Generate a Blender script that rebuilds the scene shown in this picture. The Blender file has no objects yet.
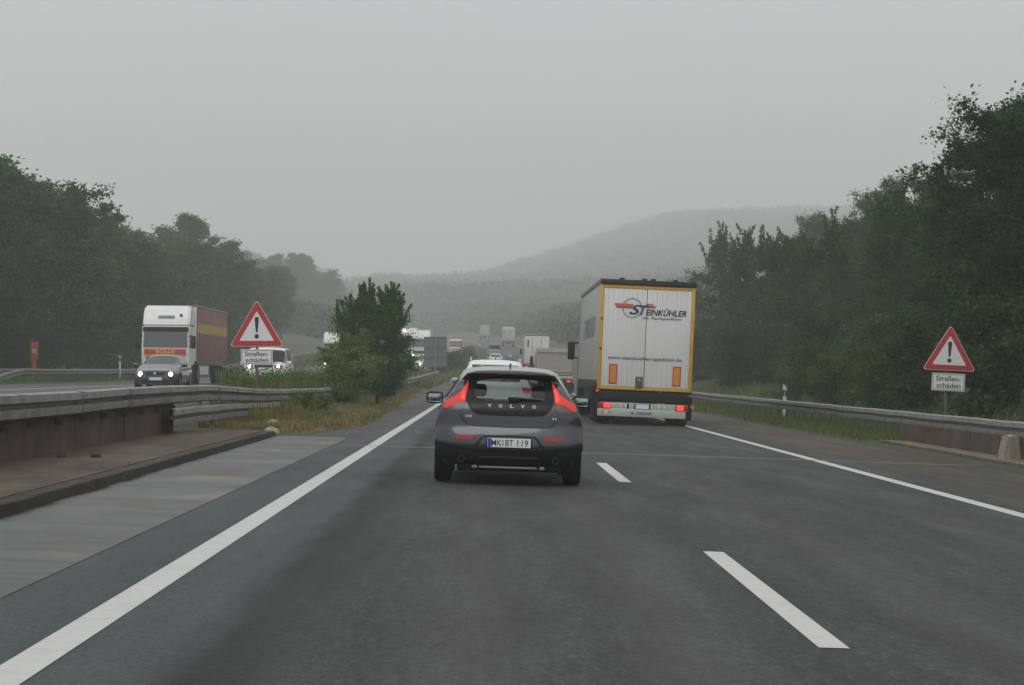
import bpy, bmesh, math, random
import numpy as np
from mathutils import Vector, Matrix
from mathutils.geometry import delaunay_2d_cdt

scene = bpy.context.scene
COL = scene.collection
R = math.radians
rnd = random.Random(7)
F = 2250.0            # focal length in pixels of the 1024 wide picture
EYE = 1.35

# ------------------------------------------------------------------ road layout
def hermite(xs, ys):
    xs = np.array(xs, float); ys = np.array(ys, float)
    m = np.gradient(ys, xs)
    def f(x):
        x = min(max(x, xs[0]), xs[-1])
        i = min(max(int(np.searchsorted(xs, x)) - 1, 0), len(xs) - 2)
        h = xs[i + 1] - xs[i]; t = (x - xs[i]) / h
        return float(ys[i] * (2*t**3 - 3*t*t + 1) + ys[i+1] * (-2*t**3 + 3*t*t) + h * m[i] * (t**3 - 2*t*t + t) + h * m[i+1] * (t**3 - t*t))
    return f
curve_x = hermite([-60, 0, 100, 170, 230, 300, 400, 450, 500, 600, 650, 700, 750, 800, 900, 1300],
                  [0, 0, 0, 0, .9, 1.5, 1.4, .7, -.2, -4.5, -8, -13, -18.5, -25, -40, -110])
def zp(D):
    if D < 110: return 0.0
    if D < 240: return .024 / 260.0 * (D - 110)**2
    return 1.56 + .024 * (D - 240) if D < 620 else 1.56 + .024 * 380 + .015 * (min(D, 900) - 620)
def sstep(a, b, x):
    t = min(max((x - a) / (b - a), 0.0), 1.0)
    return t * t * (3 - 2 * t)
def shift_left(D):            # the median gets narrower further on
    return 3.5 * sstep(120, 340, D)
def zroad(X, D):
    return -.033 * (X - curve_x(D)) * (1 - .6 * sstep(150, 400, D)) + zp(D)
def zleft(X, D):
    return zp(D) + .72 - .58 * sstep(110, 260, D) - .008 * (X - curve_x(D) + 15)
def hill(X, D):
    u = X - curve_x(D)
    h = sstep(600, 2750, D) * float(np.interp(X, [-260, -99, 15, 193, 332, 600, 1000], [0, 45, 80, 143, 150, 152, 142]))
    h += sstep(460, 620, D) * 6 * sstep(18, 60, X) * (1 - sstep(620, 1150, D))
    h += sstep(800, 1900, D) * float(np.interp(X, [-700, -412, -179, -131, -59, 0], [60, 56, 42, 31, 8, 0])) * (1 - sstep(1950, 2300, D))
    return h
def ground(X, D):
    u = X - curve_x(D); ul = u - shift_left(D)
    zr = zroad(X, D); zl = zleft(X, D)
    if u > -4.0:
        if u < 8.6: return zr - .14
        if u < 8.75: return zr - .14 + .16 * (u - 8.6) / .15
        e = zroad(8.75 + curve_x(D), D) + .02
        if u < 10.8: return e + .03 * (u - 8.75)
        return e + .06 + .17 * min(u - 10.8, 28) * sstep(10.6, 15, u) + hill(X, D)
    if ul > -8.2:
        t = min(max((-4.0 - u) / (4.2 - shift_left(D)), 0), 1)
        a = zroad(-4.0 + curve_x(D), D) + (.02 if D > 43.5 else -.14)
        b = zleft(-8.2 + curve_x(D) + shift_left(D), D) - .04
        return a + (b - a) * t * t * (3 - 2 * t)
    if ul > -23.4:
        return zl - .12
    if ul > -23.6: return zl - .12 + .14 * (-23.4 - ul) / .2
    e = zleft(-23.6 + curve_x(D) + shift_left(D), D) + .02
    if ul > -27: return e + .02 * (-23.6 - ul)
    return e + .07 + .14 * min(-27 - ul, 30) + hill(X, D)

# ------------------------------------------------------------------ tagging
def tag(o, label=None, cat=None, group=None, kind=None):
    if label: o['label'] = label
    if cat: o['category'] = cat
    if group: o['group'] = group
    if kind: o['kind'] = kind
    return o
def empty(name, loc=(0, 0, 0), rot=(0, 0, 0), label=None, cat=None, group=None):
    o = bpy.data.objects.new(name, None); COL.objects.link(o)
    o.empty_display_size = .3
    o.location = loc; o.rotation_euler = rot
    return tag(o, label, cat, group)
def link(name, me, m, parent=None):
    o = bpy.data.objects.new(name, me); COL.objects.link(o)
    if m is not None and len(me.materials) == 0: me.materials.append(m)
    if parent is not None: o.parent = parent
    return o
def copy_tree(o, parent=None):
    c = o.copy(); COL.objects.link(c)
    if parent is not None: c.parent = parent
    for ch in list(o.children): copy_tree(ch, c)
    return c

# ------------------------------------------------------------------ mesh builder
class MB:
    def __init__(s): s.bm = bmesh.new()
    def box(s, x0, x1, y0, y1, z0, z1, bevel=0, seg=2):
        v = bmesh.ops.create_cube(s.bm, size=1)['verts']
        for q in v:
            q.co = Vector(((x0+x1)/2 + q.co.x*(x1-x0), (y0+y1)/2 + q.co.y*(y1-y0), (z0+z1)/2 + q.co.z*(z1-z0)))
        if bevel:
            ed = list({e for q in v for e in q.link_edges})
            bmesh.ops.bevel(s.bm, geom=ed, offset=bevel, segments=seg, affect='EDGES', profile=.5)
        return s
    def prism(s, poly, axis, a, b):
        """poly of 2D points; axis 'x': points are (y,z), 'y': (x,z), 'z': (x,y)"""
        def P(p, t):
            return {'x': (t, p[0], p[1]), 'y': (p[0], t, p[1]), 'z': (p[0], p[1], t)}[axis]
        A = [s.bm.verts.new(P(p, a)) for p in poly]; B = [s.bm.verts.new(P(p, b)) for p in poly]
        n = len(poly)
        s.bm.faces.new(A); s.bm.faces.new(B[::-1])
        for i in range(n): s.bm.faces.new((A[i], B[i], B[(i+1) % n], A[(i+1) % n]))
        return s
    def tube(s, pts, rad, seg=8, cap=True):
        pts = [Vector(p) for p in pts]
        if not hasattr(rad, '__len__'): rad = [rad] * len(pts)
        rings = []; up = Vector((.13, .21, 1)).normalized()
        for i, p in enumerate(pts):
            d = (pts[min(i+1, len(pts)-1)] - pts[max(i-1, 0)])
            d = d.normalized() if d.length > 1e-9 else Vector((0, 0, 1))
            a = d.cross(up)
            if a.length < .05: a = d.cross(Vector((1, 0, 0)))
            a.normalize(); b = d.cross(a)
            rings.append([s.bm.verts.new(p + (a*math.cos(2*math.pi*k/seg) + b*math.sin(2*math.pi*k/seg)) * rad[i]) for k in range(seg)])
        for i in range(len(rings)-1):
            for k in range(seg):
                s.bm.faces.new((rings[i][k], rings[i][(k+1) % seg], rings[i+1][(k+1) % seg], rings[i+1][k]))
        if cap:
            s.bm.faces.new(rings[0][::-1]); s.bm.faces.new(rings[-1])
        return s
    def lathe(s, prof, c, axis='x', seg=24):
        """prof: list of (t, r) along the axis"""
        rings = []
        for t, r in prof:
            ring = []
            for k in range(seg):
                a = 2*math.pi*k/seg; p = r*math.cos(a); q = r*math.sin(a)
                co = {'x': (t, p, q), 'y': (p, t, q), 'z': (p, q, t)}[axis]
                ring.append(s.bm.verts.new((c[0]+co[0], c[1]+co[1], c[2]+co[2])))
            rings.append(ring)
        for i in range(len(rings)-1):
            for k in range(seg):
                s.bm.faces.new((rings[i][k], rings[i][(k+1) % seg], rings[i+1][(k+1) % seg], rings[i+1][k]))
        if prof[0][1] > 1e-6: s.bm.faces.new(rings[0][::-1])
        if prof[-1][1] > 1e-6: s.bm.faces.new(rings[-1])
        return s
    def quad(s, *pts):
        s.bm.faces.new([s.bm.verts.new(p) for p in pts]); return s
    def mesh(s, name, angle=35):
        bmesh.ops.remove_doubles(s.bm, verts=s.bm.verts, dist=1e-5)
        bmesh.ops.recalc_face_normals(s.bm, faces=s.bm.faces)
        me = bpy.data.meshes.new(name); s.bm.to_mesh(me); s.bm.free()
        me.shade_smooth(); me.set_sharp_from_angle(angle=R(angle))
        return me
    def build(s, name, m, parent=None, angle=35):
        return link(name, s.mesh(name, angle), m, parent)

def np_mesh(name, V, Fc, m=None, smooth=False):
    """V (n,3), Fc (k,4 or 3) arrays"""
    me = bpy.data.meshes.new(name)
    n = len(V); k, w = Fc.shape
    me.vertices.add(n); me.vertices.foreach_set('co', np.ascontiguousarray(V, np.float32).ravel())
    me.loops.add(k*w); me.loops.foreach_set('vertex_index', np.ascontiguousarray(Fc, np.int32).ravel())
    me.polygons.add(k); me.polygons.foreach_set('loop_start', np.arange(0, k*w, w, dtype=np.int32))
    me.polygons.foreach_set('loop_total', np.full(k, w, np.int32))
    me.update(calc_edges=True); me.validate()
    if smooth: me.shade_smooth()
    if m: me.materials.append(m)
    return me

def text_mesh(s, width, height=None, bold=0.0, shear=0.0, depth=.0015):
    cu = bpy.data.curves.new('lettering', 'FONT')
    cu.body = s; cu.align_x = 'CENTER'; cu.align_y = 'CENTER'; cu.offset = bold; cu.shear = shear; cu.extrude = 0
    cu.resolution_u = 3
    o = bpy.data.objects.new('lettering', cu); COL.objects.link(o)
    bpy.context.view_layer.update()
    dg = bpy.context.evaluated_depsgraph_get()
    me = bpy.data.meshes.new_from_object(o.evaluated_get(dg))
    bpy.data.objects.remove(o); bpy.data.curves.remove(cu)
    n = len(me.vertices); a = np.zeros(n*3, np.float32); me.vertices.foreach_get('co', a); a = a.reshape(-1, 3)
    lo, hi = a.min(0), a.max(0)
    a[:, 0] -= (lo[0]+hi[0])/2; a[:, 1] -= (lo[1]+hi[1])/2
    k = width/(hi[0]-lo[0]); kz = k if height is None else height/(hi[1]-lo[1])
    a[:, 0] *= k; a[:, 1] *= kz
    b = np.stack([a[:, 0], a[:, 2]*0, a[:, 1]], 1)      # upright, facing -y
    me.vertices.foreach_set('co', np.ascontiguousarray(b).ravel()); me.update()
    me.name = 'lettering'
    return me
def lettering(s, m, parent, loc, width, height=None, rotz=0, bold=0.0, shear=0.0, name='lettering'):
    me = text_mesh(s, width, height, bold, shear)
    o = link(name, me, m, parent); o.location = loc; o.rotation_euler = (0, 0, rotz)
    return o

# ------------------------------------------------------------------ materials
def new_mat(name):
    m = bpy.data.materials.new(name); m.use_nodes = True
    nt = m.node_tree; b = nt.nodes['Principled BSDF']
    return m, nt, b
def N(nt, t, **kw):
    n = nt.nodes.new(t)
    for k, v in kw.items():
        if k in n.inputs: n.inputs[k].default_value = v
        else: setattr(n, k, v)
    return n
def noise(nt, vec, scale, detail=4, rough=.6, dim='3D'):
    n = N(nt, 'ShaderNodeTexNoise'); n.inputs['Scale'].default_value = scale
    n.inputs['Detail'].default_value = detail; n.inputs['Roughness'].default_value = rough
    nt.links.new(vec, n.inputs['Vector']); return n.outputs['Fac']
def ramp(nt, fac, stops):
    n = N(nt, 'ShaderNodeValToRGB'); cr = n.color_ramp
    while len(cr.elements) < len(stops): cr.elements.new(.5)
    for e, (p, c) in zip(cr.elements, stops):
        e.position = p; e.color = (*c, 1) if len(c) == 3 else c
    nt.links.new(fac, n.inputs['Fac']); return n.outputs['Color']
def mixc(nt, fac, a, b, mode='MIX'):
    n = N(nt, 'ShaderNodeMix', data_type='RGBA', blend_type=mode)
    for s, v in ((0, fac), (6, a), (7, b)):
        if hasattr(v, 'is_linked') or hasattr(v, 'links'): nt.links.new(v, n.inputs[s])
        else: n.inputs[s].default_value = v if s == 0 else ((*v, 1) if len(v) == 3 else v)
    return n.outputs[2]
def maths(nt, op, a, b=0.0, clamp=False):
    n = N(nt, 'ShaderNodeMath', operation=op, use_clamp=clamp)
    for s, v in ((0, a), (1, b)):
        if hasattr(v, 'links'): nt.links.new(v, n.inputs[s])
        else: n.inputs[s].default_value = v
    return n.outputs[0]
def mapr(nt, v, a, b, c=0.0, d=1.0):
    n = N(nt, 'ShaderNodeMapRange'); n.clamp = True
    for i, x in ((1, a), (2, b), (3, c), (4, d)): n.inputs[i].default_value = x
    nt.links.new(v, n.inputs[0]); return n.outputs[0]
def coords(nt, scale=(1, 1, 1), kind='Object', loc=(0, 0, 0)):
    t = N(nt, 'ShaderNodeTexCoord'); mp = N(nt, 'ShaderNodeMapping')
    mp.inputs['Scale'].default_value = scale; mp.inputs['Location'].default_value = loc
    nt.links.new(t.outputs[kind], mp.inputs['Vector']); return mp.outputs['Vector']
def bump(nt, b, h, strength=.3, dist=.01):
    n = N(nt, 'ShaderNodeBump'); n.inputs['Strength'].default_value = strength; n.inputs['Distance'].default_value = dist
    nt.links.new(h, n.inputs['Height']); nt.links.new(n.outputs[0], b.inputs['Normal'])

def mat(name, col, rough=.5, metal=0.0, var=.12, scale=3.0, coat=0.0, spec=.5, dirt=None, dirt_amt=.5):
    m, nt, b = new_mat(name)
    v = coords(nt)
    n1 = noise(nt, v, scale, 5)
    c = mixc(nt, n1, tuple(x*(1-var) for x in col), tuple(min(x*(1+var), 1) for x in col))
    if dirt:
        n2 = mapr(nt, noise(nt, coords(nt, (1.3, 1.3, .35)), 2.2, 6, .7), .48, .75, 0, dirt_amt)
        c = mixc(nt, n2, c, dirt)
    nt.links.new(c, b.inputs['Base Color'])
    b.inputs['Metallic'].default_value = metal
    nt.links.new(mapr(nt, noise(nt, v, scale*2.3, 3), .3, .7, rough*.85, min(rough*1.15, 1)), b.inputs['Roughness'])
    b.inputs['Coat Weight'].default_value = coat; b.inputs['Coat Roughness'].default_value = .06
    b.inputs['Specular IOR Level'].default_value = spec
    return m
def emit(name, col, strength, base=None):
    m, nt, b = new_mat(name)
    b.inputs['Base Color'].default_value = (*(base or col), 1); b.inputs['Roughness'].default_value = .25
    b.inputs['Emission Color'].default_value = (*col, 1); b.inputs['Emission Strength'].default_value = strength
    v = coords(nt); n = noise(nt, v, 25, 2)
    nt.links.new(mapr(nt, n, .3, .7, strength*.8, strength*1.2), b.inputs['Emission Strength'])
    return m
def glass(name, tint, spec=1.0):
    m = bpy.data.materials.new(name); m.use_nodes = True; nt = m.node_tree; nt.nodes.clear()
    o = N(nt, 'ShaderNodeOutputMaterial'); mx = N(nt, 'ShaderNodeMixShader')
    fr = N(nt, 'ShaderNodeFresnel'); gm = N(nt, 'ShaderNodeNewGeometry')
    nt.links.new(mapr(nt, gm.outputs['Backfacing'], 0, 1, 1.5, 1/1.5), fr.inputs['IOR'])      # same reflectance from both sides of the pane
    tr = N(nt, 'ShaderNodeBsdfTransparent'); tr.inputs[0].default_value = (*tint, 1)
    gl = N(nt, 'ShaderNodeBsdfGlossy'); gl.inputs['Roughness'].default_value = .03; gl.inputs[0].default_value = (spec, spec, spec, 1)
    nt.links.new(fr.outputs[0], mx.inputs[0]); nt.links.new(tr.outputs[0], mx.inputs[1]); nt.links.new(gl.outputs[0], mx.inputs[2])
    nt.links.new(mx.outputs[0], o.inputs['Surface']); return m

M = {}
M['rubber'] = mat('tyre rubber', (.011, .011, .011), .85, spec=.2)
M['black'] = mat('black plastic', (.010, .010, .011), .55, spec=.25)
M['chassis'] = mat('dark chassis', (.014, .014, .015), .7)
M['rim'] = mat('alloy rim', (.3, .3, .31), .35, 1.0)
M['silver'] = mat('bright trim', (.6, .6, .6), .3, .9)
M['white'] = mat('white enamel', (.74, .74, .72), .35, var=.05, scale=2, dirt=(.42, .40, .36), dirt_amt=.35)
M['sign_white'] = mat('sign white sheeting', (.72, .73, .74), .4, var=.04)
M['sign_red'] = mat('sign red sheeting', (.44, .028, .034), .4, var=.08)
M['sign_pink'] = mat('sign edge sheeting', (.70, .52, .50), .4, var=.05)
M['sign_black'] = mat('sign black print', (.012, .012, .012), .45)
M['galv'] = mat('galvanised steel', (.27, .27, .26), .6, .35, .2, 4, dirt=(.07, .066, .058), dirt_amt=.8)
M['galv_dark'] = mat('weathered steel', (.115, .11, .10), .7, .3, .2, 4, dirt=(.05, .045, .04))
M['yellow'] = mat('yellow frame paint', (.58, .33, .03), .4, var=.1)
M['orange'] = mat('orange reflective film', (.60, .25, .03), .4, var=.1)
M['orange_dull'] = mat('orange phone box paint', (.36, .085, .02), .5, dirt=(.16, .06, .03), dirt_amt=.5)
M['redfilm'] = mat('red reflective film', (.52, .05, .035), .4)
M['navy'] = mat('navy lettering', (.014, .022, .07), .4)
M['greyblue'] = mat('grey blue lettering', (.28, .36, .40), .4)
M['vermil'] = mat('vermilion lettering', (.62, .13, .05), .4)
M['blue'] = mat('blue lettering', (.02, .10, .30), .4)
M['eu_blue'] = mat('plate blue strip', (.015, .07, .42), .4)
M['lamp_red'] = emit('lit red lamp', (1.0, .035, .02), .6, (.35, .01, .01))
M['lamp_red_hot'] = emit('brake lamp core', (1.0, .065, .045), .85, (.4, .02, .02))
M['lamp_red_off'] = mat('red lamp lens', (.30, .02, .018), .25, var=.2)
M['lamp_clear'] = mat('clear lamp lens', (.13, .085, .08), .25, .2, var=.3, scale=20)
M['headlight'] = emit('lit headlamp', (1.0, .90, .70), 8)
M['headlight_warm'] = emit('lit parking lamp', (1.0, .70, .35), 5)
M['glass'] = glass('tinted window glass', (.84, .88, .87))
M['glass_dark'] = glass('dark window glass', (.12, .13, .13), .9)
M['glass_rear'] = glass('rear window glass', (.38, .42, .41))
M['interior'] = mat('dark upholstery', (.02, .02, .021), .8)
# ------------------------------------------------------------------ setting materials
def asphalt_main():
    m, nt, b = new_mat('worn asphalt')
    t = N(nt, 'ShaderNodeTexCoord'); sx = N(nt, 'ShaderNodeSeparateXYZ'); nt.links.new(t.outputs['Object'], sx.inputs[0])
    X = sx.outputs['X']
    fine = noise(nt, coords(nt, (1, .35, 1)), 38, 3, .7)
    fine2 = noise(nt, coords(nt, (1, .6, 1), loc=(3, 9, 0)), 110, 2, .7)
    grit = noise(nt, coords(nt, (1, .22, 1), loc=(1, 2, 0)), 17, 3, .65)
    mid = noise(nt, coords(nt, (.9, .10, 1)), 2.2, 5, .6)
    big = noise(nt, coords(nt, (.4, .06, 1)), .9, 4, .6)
    b.inputs['Specular IOR Level'].default_value = .20
    fine = mapr(nt, fine, .30, .70)
    c = mixc(nt, fine, (.018, .0195, .0185), (.086, .092, .088))
    c = mixc(nt, mapr(nt, fine2, .62, .74, 0, .6), c, (.135, .13, .12))
    c = mixc(nt, mapr(nt, mid, .42, .75, 0, .7), c, (.042, .043, .041))
    c = mixc(nt, mapr(nt, grit, .38, .60, .45, 0), c, (.014, .014, .014))
    left = mixc(nt, maths(nt, 'ADD', maths(nt, 'MULTIPLY', fine, .6), maths(nt, 'MULTIPLY', grit, .4)), (.026, .032, .033), (.088, .101, .101))
    wob = maths(nt, 'ADD', X, maths(nt, 'MULTIPLY', maths(nt, 'SUBTRACT', mid, .5), .35))
    isleft = mapr(nt, wob, -1.36, -1.20, 1, 0)
    c = mixc(nt, isleft, c, left)
    seam = maths(nt, 'MULTIPLY', mapr(nt, wob, -1.50, -1.25), mapr(nt, wob, -1.20, -.75, 1, 0))
    c = mixc(nt, maths(nt, 'MULTIPLY', seam, mapr(nt, big, .3, .6, .65, 1.0)), c, (.016, .016, .016))
    # polished wheel paths, slightly paler
    tr = None
    for x0 in (-.1, 1.0, 2.75, 4.75):
        a = maths(nt, 'SUBTRACT', 1.0, maths(nt, 'MULTIPLY', maths(nt, 'ABSOLUTE', maths(nt, 'SUBTRACT', X, x0)), 1.8), True)
        tr = a if tr is None else maths(nt, 'MAXIMUM', tr, a)
    c = mixc(nt, maths(nt, 'MULTIPLY', tr, .35), c, (.070, .070, .064))
    oil = maths(nt, 'MULTIPLY', mapr(nt, noise(nt, coords(nt, (1.2, .25, 1), loc=(0, 4, 0)), 1.1, 5), .55, .72), .35)
    c = mixc(nt, oil, c, (.020, .020, .019))
    # dirt on the right hard shoulder
    sh = maths(nt, 'MULTIPLY', mapr(nt, X, 6.0, 7.0), mapr(nt, noise(nt, coords(nt, (.5, .06, 1)), 1.6, 5), .34, .58))
    c = mixc(nt, maths(nt, 'MULTIPLY', sh, .75), c, (.085, .063, .042))
    lf = maths(nt, 'MULTIPLY', mapr(nt, X, -2.5, -3.0), .7)
    c = mixc(nt, lf, c, (.070, .063, .053))
    nt.links.new(c, b.inputs['Base Color'])
    nt.links.new(mapr(nt, mid, .3, .7, .58, .8), b.inputs['Roughness'])
    bump(nt, b, fine, .7, .014)
    return m
def concrete(name, c0, c1, c2, stretch=(.5, .5, 2.0), rough=.8):
    m, nt, b = new_mat(name)
    a = noise(nt, coords(nt, stretch), 1.5, 6, .65); f = noise(nt, coords(nt), 22, 4, .7)
    c = mixc(nt, mapr(nt, a, .35, .65), c0, c1)
    c = mixc(nt, mapr(nt, f, .55, .75, 0, .5), c, c2)
    streak = noise(nt, coords(nt, (3, 3, .25), loc=(5, 1, 2)), 1.6, 5, .6)
    c = mixc(nt, mapr(nt, streak, .52, .7, 0, .7), c, c2)
    b.inputs['Specular IOR Level'].default_value = .15
    nt.links.new(c, b.inputs['Base Color']); b.inputs['Roughness'].default_value = rough
    bump(nt, b, f, .35, .01)
    return m
def wet_gutter():
    m, nt, b = new_mat('wet gutter concrete')
    a = noise(nt, coords(nt, (.28, 1.0, 1)), .75, 5, .55); f = noise(nt, coords(nt), 30, 4, .7)
    c = mixc(nt, mapr(nt, a, .46, .57), (.022, .022, .021), (.125, .131, .133))
    b.inputs['Specular IOR Level'].default_value = .3
    br = noise(nt, coords(nt, (1.2, .55, 1), loc=(7, 3, 0)), .8, 4, .5)
    c = mixc(nt, mapr(nt, br, .54, .66, 0, .8), c, (.115, .092, .060))
    c = mixc(nt, mapr(nt, f, .5, .7, 0, .3), c, (.05, .05, .05))
    nt.links.new(c, b.inputs['Base Color'])
    nt.links.new(mapr(nt, a, .45, .58, .34, .75), b.inputs['Roughness'])
    bump(nt, b, f, .2, .006)
    return m
def ground_mat():
    m, nt, b = new_mat('grassy earth')
    a = noise(nt, coords(nt), .5, 6, .65); f = noise(nt, coords(nt), 7, 5, .7)
    c = mixc(nt, mapr(nt, a, .4, .6), (.035, .05, .017), (.06, .062, .024))
    c = mixc(nt, mapr(nt, f, .45, .7, 0, .6), c, (.05, .038, .022))
    nt.links.new(c, b.inputs['Base Color']); b.inputs['Roughness'].default_value = .95
    bump(nt, b, f, .6, .05); return m
def leaf_mat(name, a, b_, c_, rough=.65):
    m = bpy.data.materials.new(name); m.use_nodes = True; nt = m.node_tree
    b = nt.nodes['Principled BSDF']
    g = N(nt, 'ShaderNodeNewGeometry'); oi = N(nt, 'ShaderNodeObjectInfo')
    n = noise(nt, coords(nt), .8, 3, .6)
    col = mixc(nt, g.outputs['Random Per Island'], a, b_)
    col = mixc(nt, mapr(nt, n, .45, .62, 0, .8), col, c_)
    hs = N(nt, 'ShaderNodeHueSaturation'); nt.links.new(col, hs.inputs['Color'])
    nt.links.new(mapr(nt, oi.outputs['Random'], 0, 1, .72, 1.38), hs.inputs['Value'])
    nt.links.new(mapr(nt, oi.outputs['Random'], 0, 1, .52, .475), hs.inputs['Hue'])
    nt.links.new(hs.outputs[0], b.inputs['Base Color'])
    b.inputs['Roughness'].default_value = rough; b.inputs['Specular IOR Level'].default_value = .18
    tl = N(nt, 'ShaderNodeBsdfTranslucent'); nt.links.new(hs.outputs[0], tl.inputs[0])
    mx = N(nt, 'ShaderNodeMixShader'); mx.inputs[0].default_value = .28
    o = nt.nodes['Material Output']
    nt.links.new(b.outputs[0], mx.inputs[1]); nt.links.new(tl.outputs[0], mx.inputs[2]); nt.links.new(mx.outputs[0], o.inputs['Surface'])
    return m
M['asphalt'] = asphalt_main()
M['asphalt_left'] = concrete('pale worn asphalt', (.065, .066, .064), (.10, .10, .096), (.055, .055, .053), (.5, .06, 1), .6)
M['paint'] = mat('road marking paint', (.50, .505, .49), .6, var=.14, scale=22, dirt=(.30, .29, .28), dirt_amt=.3, spec=.2)
M['gutter'] = wet_gutter()
M['walk'] = concrete('stained walkway concrete', (.060, .047, .036), (.125, .098, .076), (.040, .035, .030), (.9, .3, 1))
M['ledge'] = concrete('pale crumbling ledge', (.12, .10, .075), (.19, .165, .125), (.07, .06, .045), (1, .5, 1))
M['kerb'] = concrete('dark kerb stone', (.045, .042, .036), (.075, .068, .058), (.03, .028, .024), (.5, .3, 1))
M['parapet'] = concrete('weathered parapet concrete', (.070, .058, .047), (.135, .108, .086), (.036, .032, .028), (.5, .45, .8))
M['palestone'] = concrete('pale lichen concrete', (.25, .24, .19), (.33, .31, .25), (.13, .12, .09), (1, 1, 1))
M['joint'] = mat('joint sealant', (.30, .30, .29), .7, spec=.15)
M['crack'] = mat('tar joint', (.02, .02, .02), .5)
M['ground'] = ground_mat()
M['leaf'] = leaf_mat('broad leaves', (.014, .052, .008), (.060, .140, .026), (.032, .084, .014))
M['leaf2'] = leaf_mat('dark leaves', (.010, .040, .006), (.050, .120, .021), (.023, .064, .010))
M['leaf_light'] = leaf_mat('light leaves', (.036, .084, .014), (.095, .165, .034), (.056, .105, .018))
M['leaf_far'] = leaf_mat('forest leaves', (.024, .050, .018), (.046, .084, .030), (.032, .062, .022))
M['grass'] = leaf_mat('grass blades', (.055, .100, .022), (.10, .15, .038), (.075, .11, .028), .6)
M['straw'] = leaf_mat('dry grass blades', (.20, .145, .052), (.32, .235, .10), (.11, .105, .034), .7)
M['weed'] = leaf_mat('weed stems', (.060, .105, .022), (.13, .165, .045), (.17, .14, .045), .7)
M['leaf_yellow'] = leaf_mat('yellow green leaves', (.070, .130, .016), (.165, .240, .048), (.095, .160, .024))
M['bark'] = concrete('bark', (.035, .028, .021), (.06, .05, .038), (.02, .016, .012), (2, 2, .4), .9)

# ------------------------------------------------------------------ ground sheets
DS = [-40 + 4*i for i in range(60)] + [200 + 8*i for i in range(75)] + [800 + 25*i for i in range(104)]
def sheet(name, m, rows, kind='structure', skirt=0.0):
    """rows: list of lists of points"""
    w = len(rows[0]); V = np.array([p for r in rows for p in r], float)
    Fc = np.array([(i*w+j, i*w+j+1, (i+1)*w+j+1, (i+1)*w+j) for i in range(len(rows)-1) for j in range(w-1)])
    o = link(name, np_mesh(name, V, Fc, m, True), m); o['kind'] = kind
    return o
def cols(D):
    c = curve_x(D); m = shift_left(D)
    return sorted([c + u for u in (-4.0, -4.1, 0, 3, 6, 8.6, 8.68, 8.75, 9.5, 10.8, 11.5, 12.5, 13.5, 15, 18, 22, 27, 34, 45, 60, 85, 120, 180, 260, 400, 600, 900)] +
                  [c - 4.0 - (4.2 - m)*t for t in (.2, .4, .6, .8, 1)] +
                  [c + m + u for u in (-12, -18, -23.4, -23.5, -23.6, -25, -27, -29, -32, -37, -44, -55, -75, -100, -140, -200, -300, -450, -650, -900)])
DG = sorted([d for d in DS if abs(d - 43.5) > 3] + [43.2, 43.8])
sheet('ground', M['ground'], [[(x, D, ground(x, D)) for x in cols(D)] for D in DG])

def strip(name, m, u0, u1, z=.0, zf=zroad, d0=-40, d1=700, n=1, sh=None, thick=0):
    ds = [d0] + [d for d in DS if d0 < d < d1] + [d1]
    rows = []
    for D in ds:
        c = curve_x(D) + (sh(D) if sh else 0)
        rows.append([(c + u0 + (u1-u0)*k/n, D, zf(c + u0 + (u1-u0)*k/n, D) + z) for k in range(n+1)])
    return sheet(name, m, rows)
strip('road', M['asphalt'], -5.4, 8.65, n=12)
strip('opposite_road', M['asphalt_left'], -23.45, -8.15, zf=zleft, n=6, sh=shift_left)
strip('edge_line', M['paint'], -2.13, -1.93, .004)
strip('edge_line', M['paint'], 5.67, 5.87, .004)
d = 11.5 - 35
while d < 620:
    # dashes six metres long every eighteen
    strip('lane_line', M['paint'], 1.69, 1.85, .004, d0=d, d1=d + 6.2)
    d += 17.5
strip('opposite_edge_line', M['paint'], -8.85, -8.6, .004, zf=zleft, sh=shift_left)
strip('opposite_edge_line', M['paint'], -17.75, -17.5, .004, zf=zleft, sh=shift_left)
strip('gutter', M['gutter'], -4.1, -2.72, .004, d0=-40, d1=43.2, n=4)
# joints across the carriageway at the bridge end
strip('road_joint', M['joint'], -2.6, 8.6, .008, d0=39.4, d1=39.55)
strip('road_joint', M['crack'], -2.6, 8.6, .007, d0=39.6, d1=39.66)
strip('road_joint', M['joint'], -2.72, -4.08, .010, d0=43.0, d1=43.3)

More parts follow.
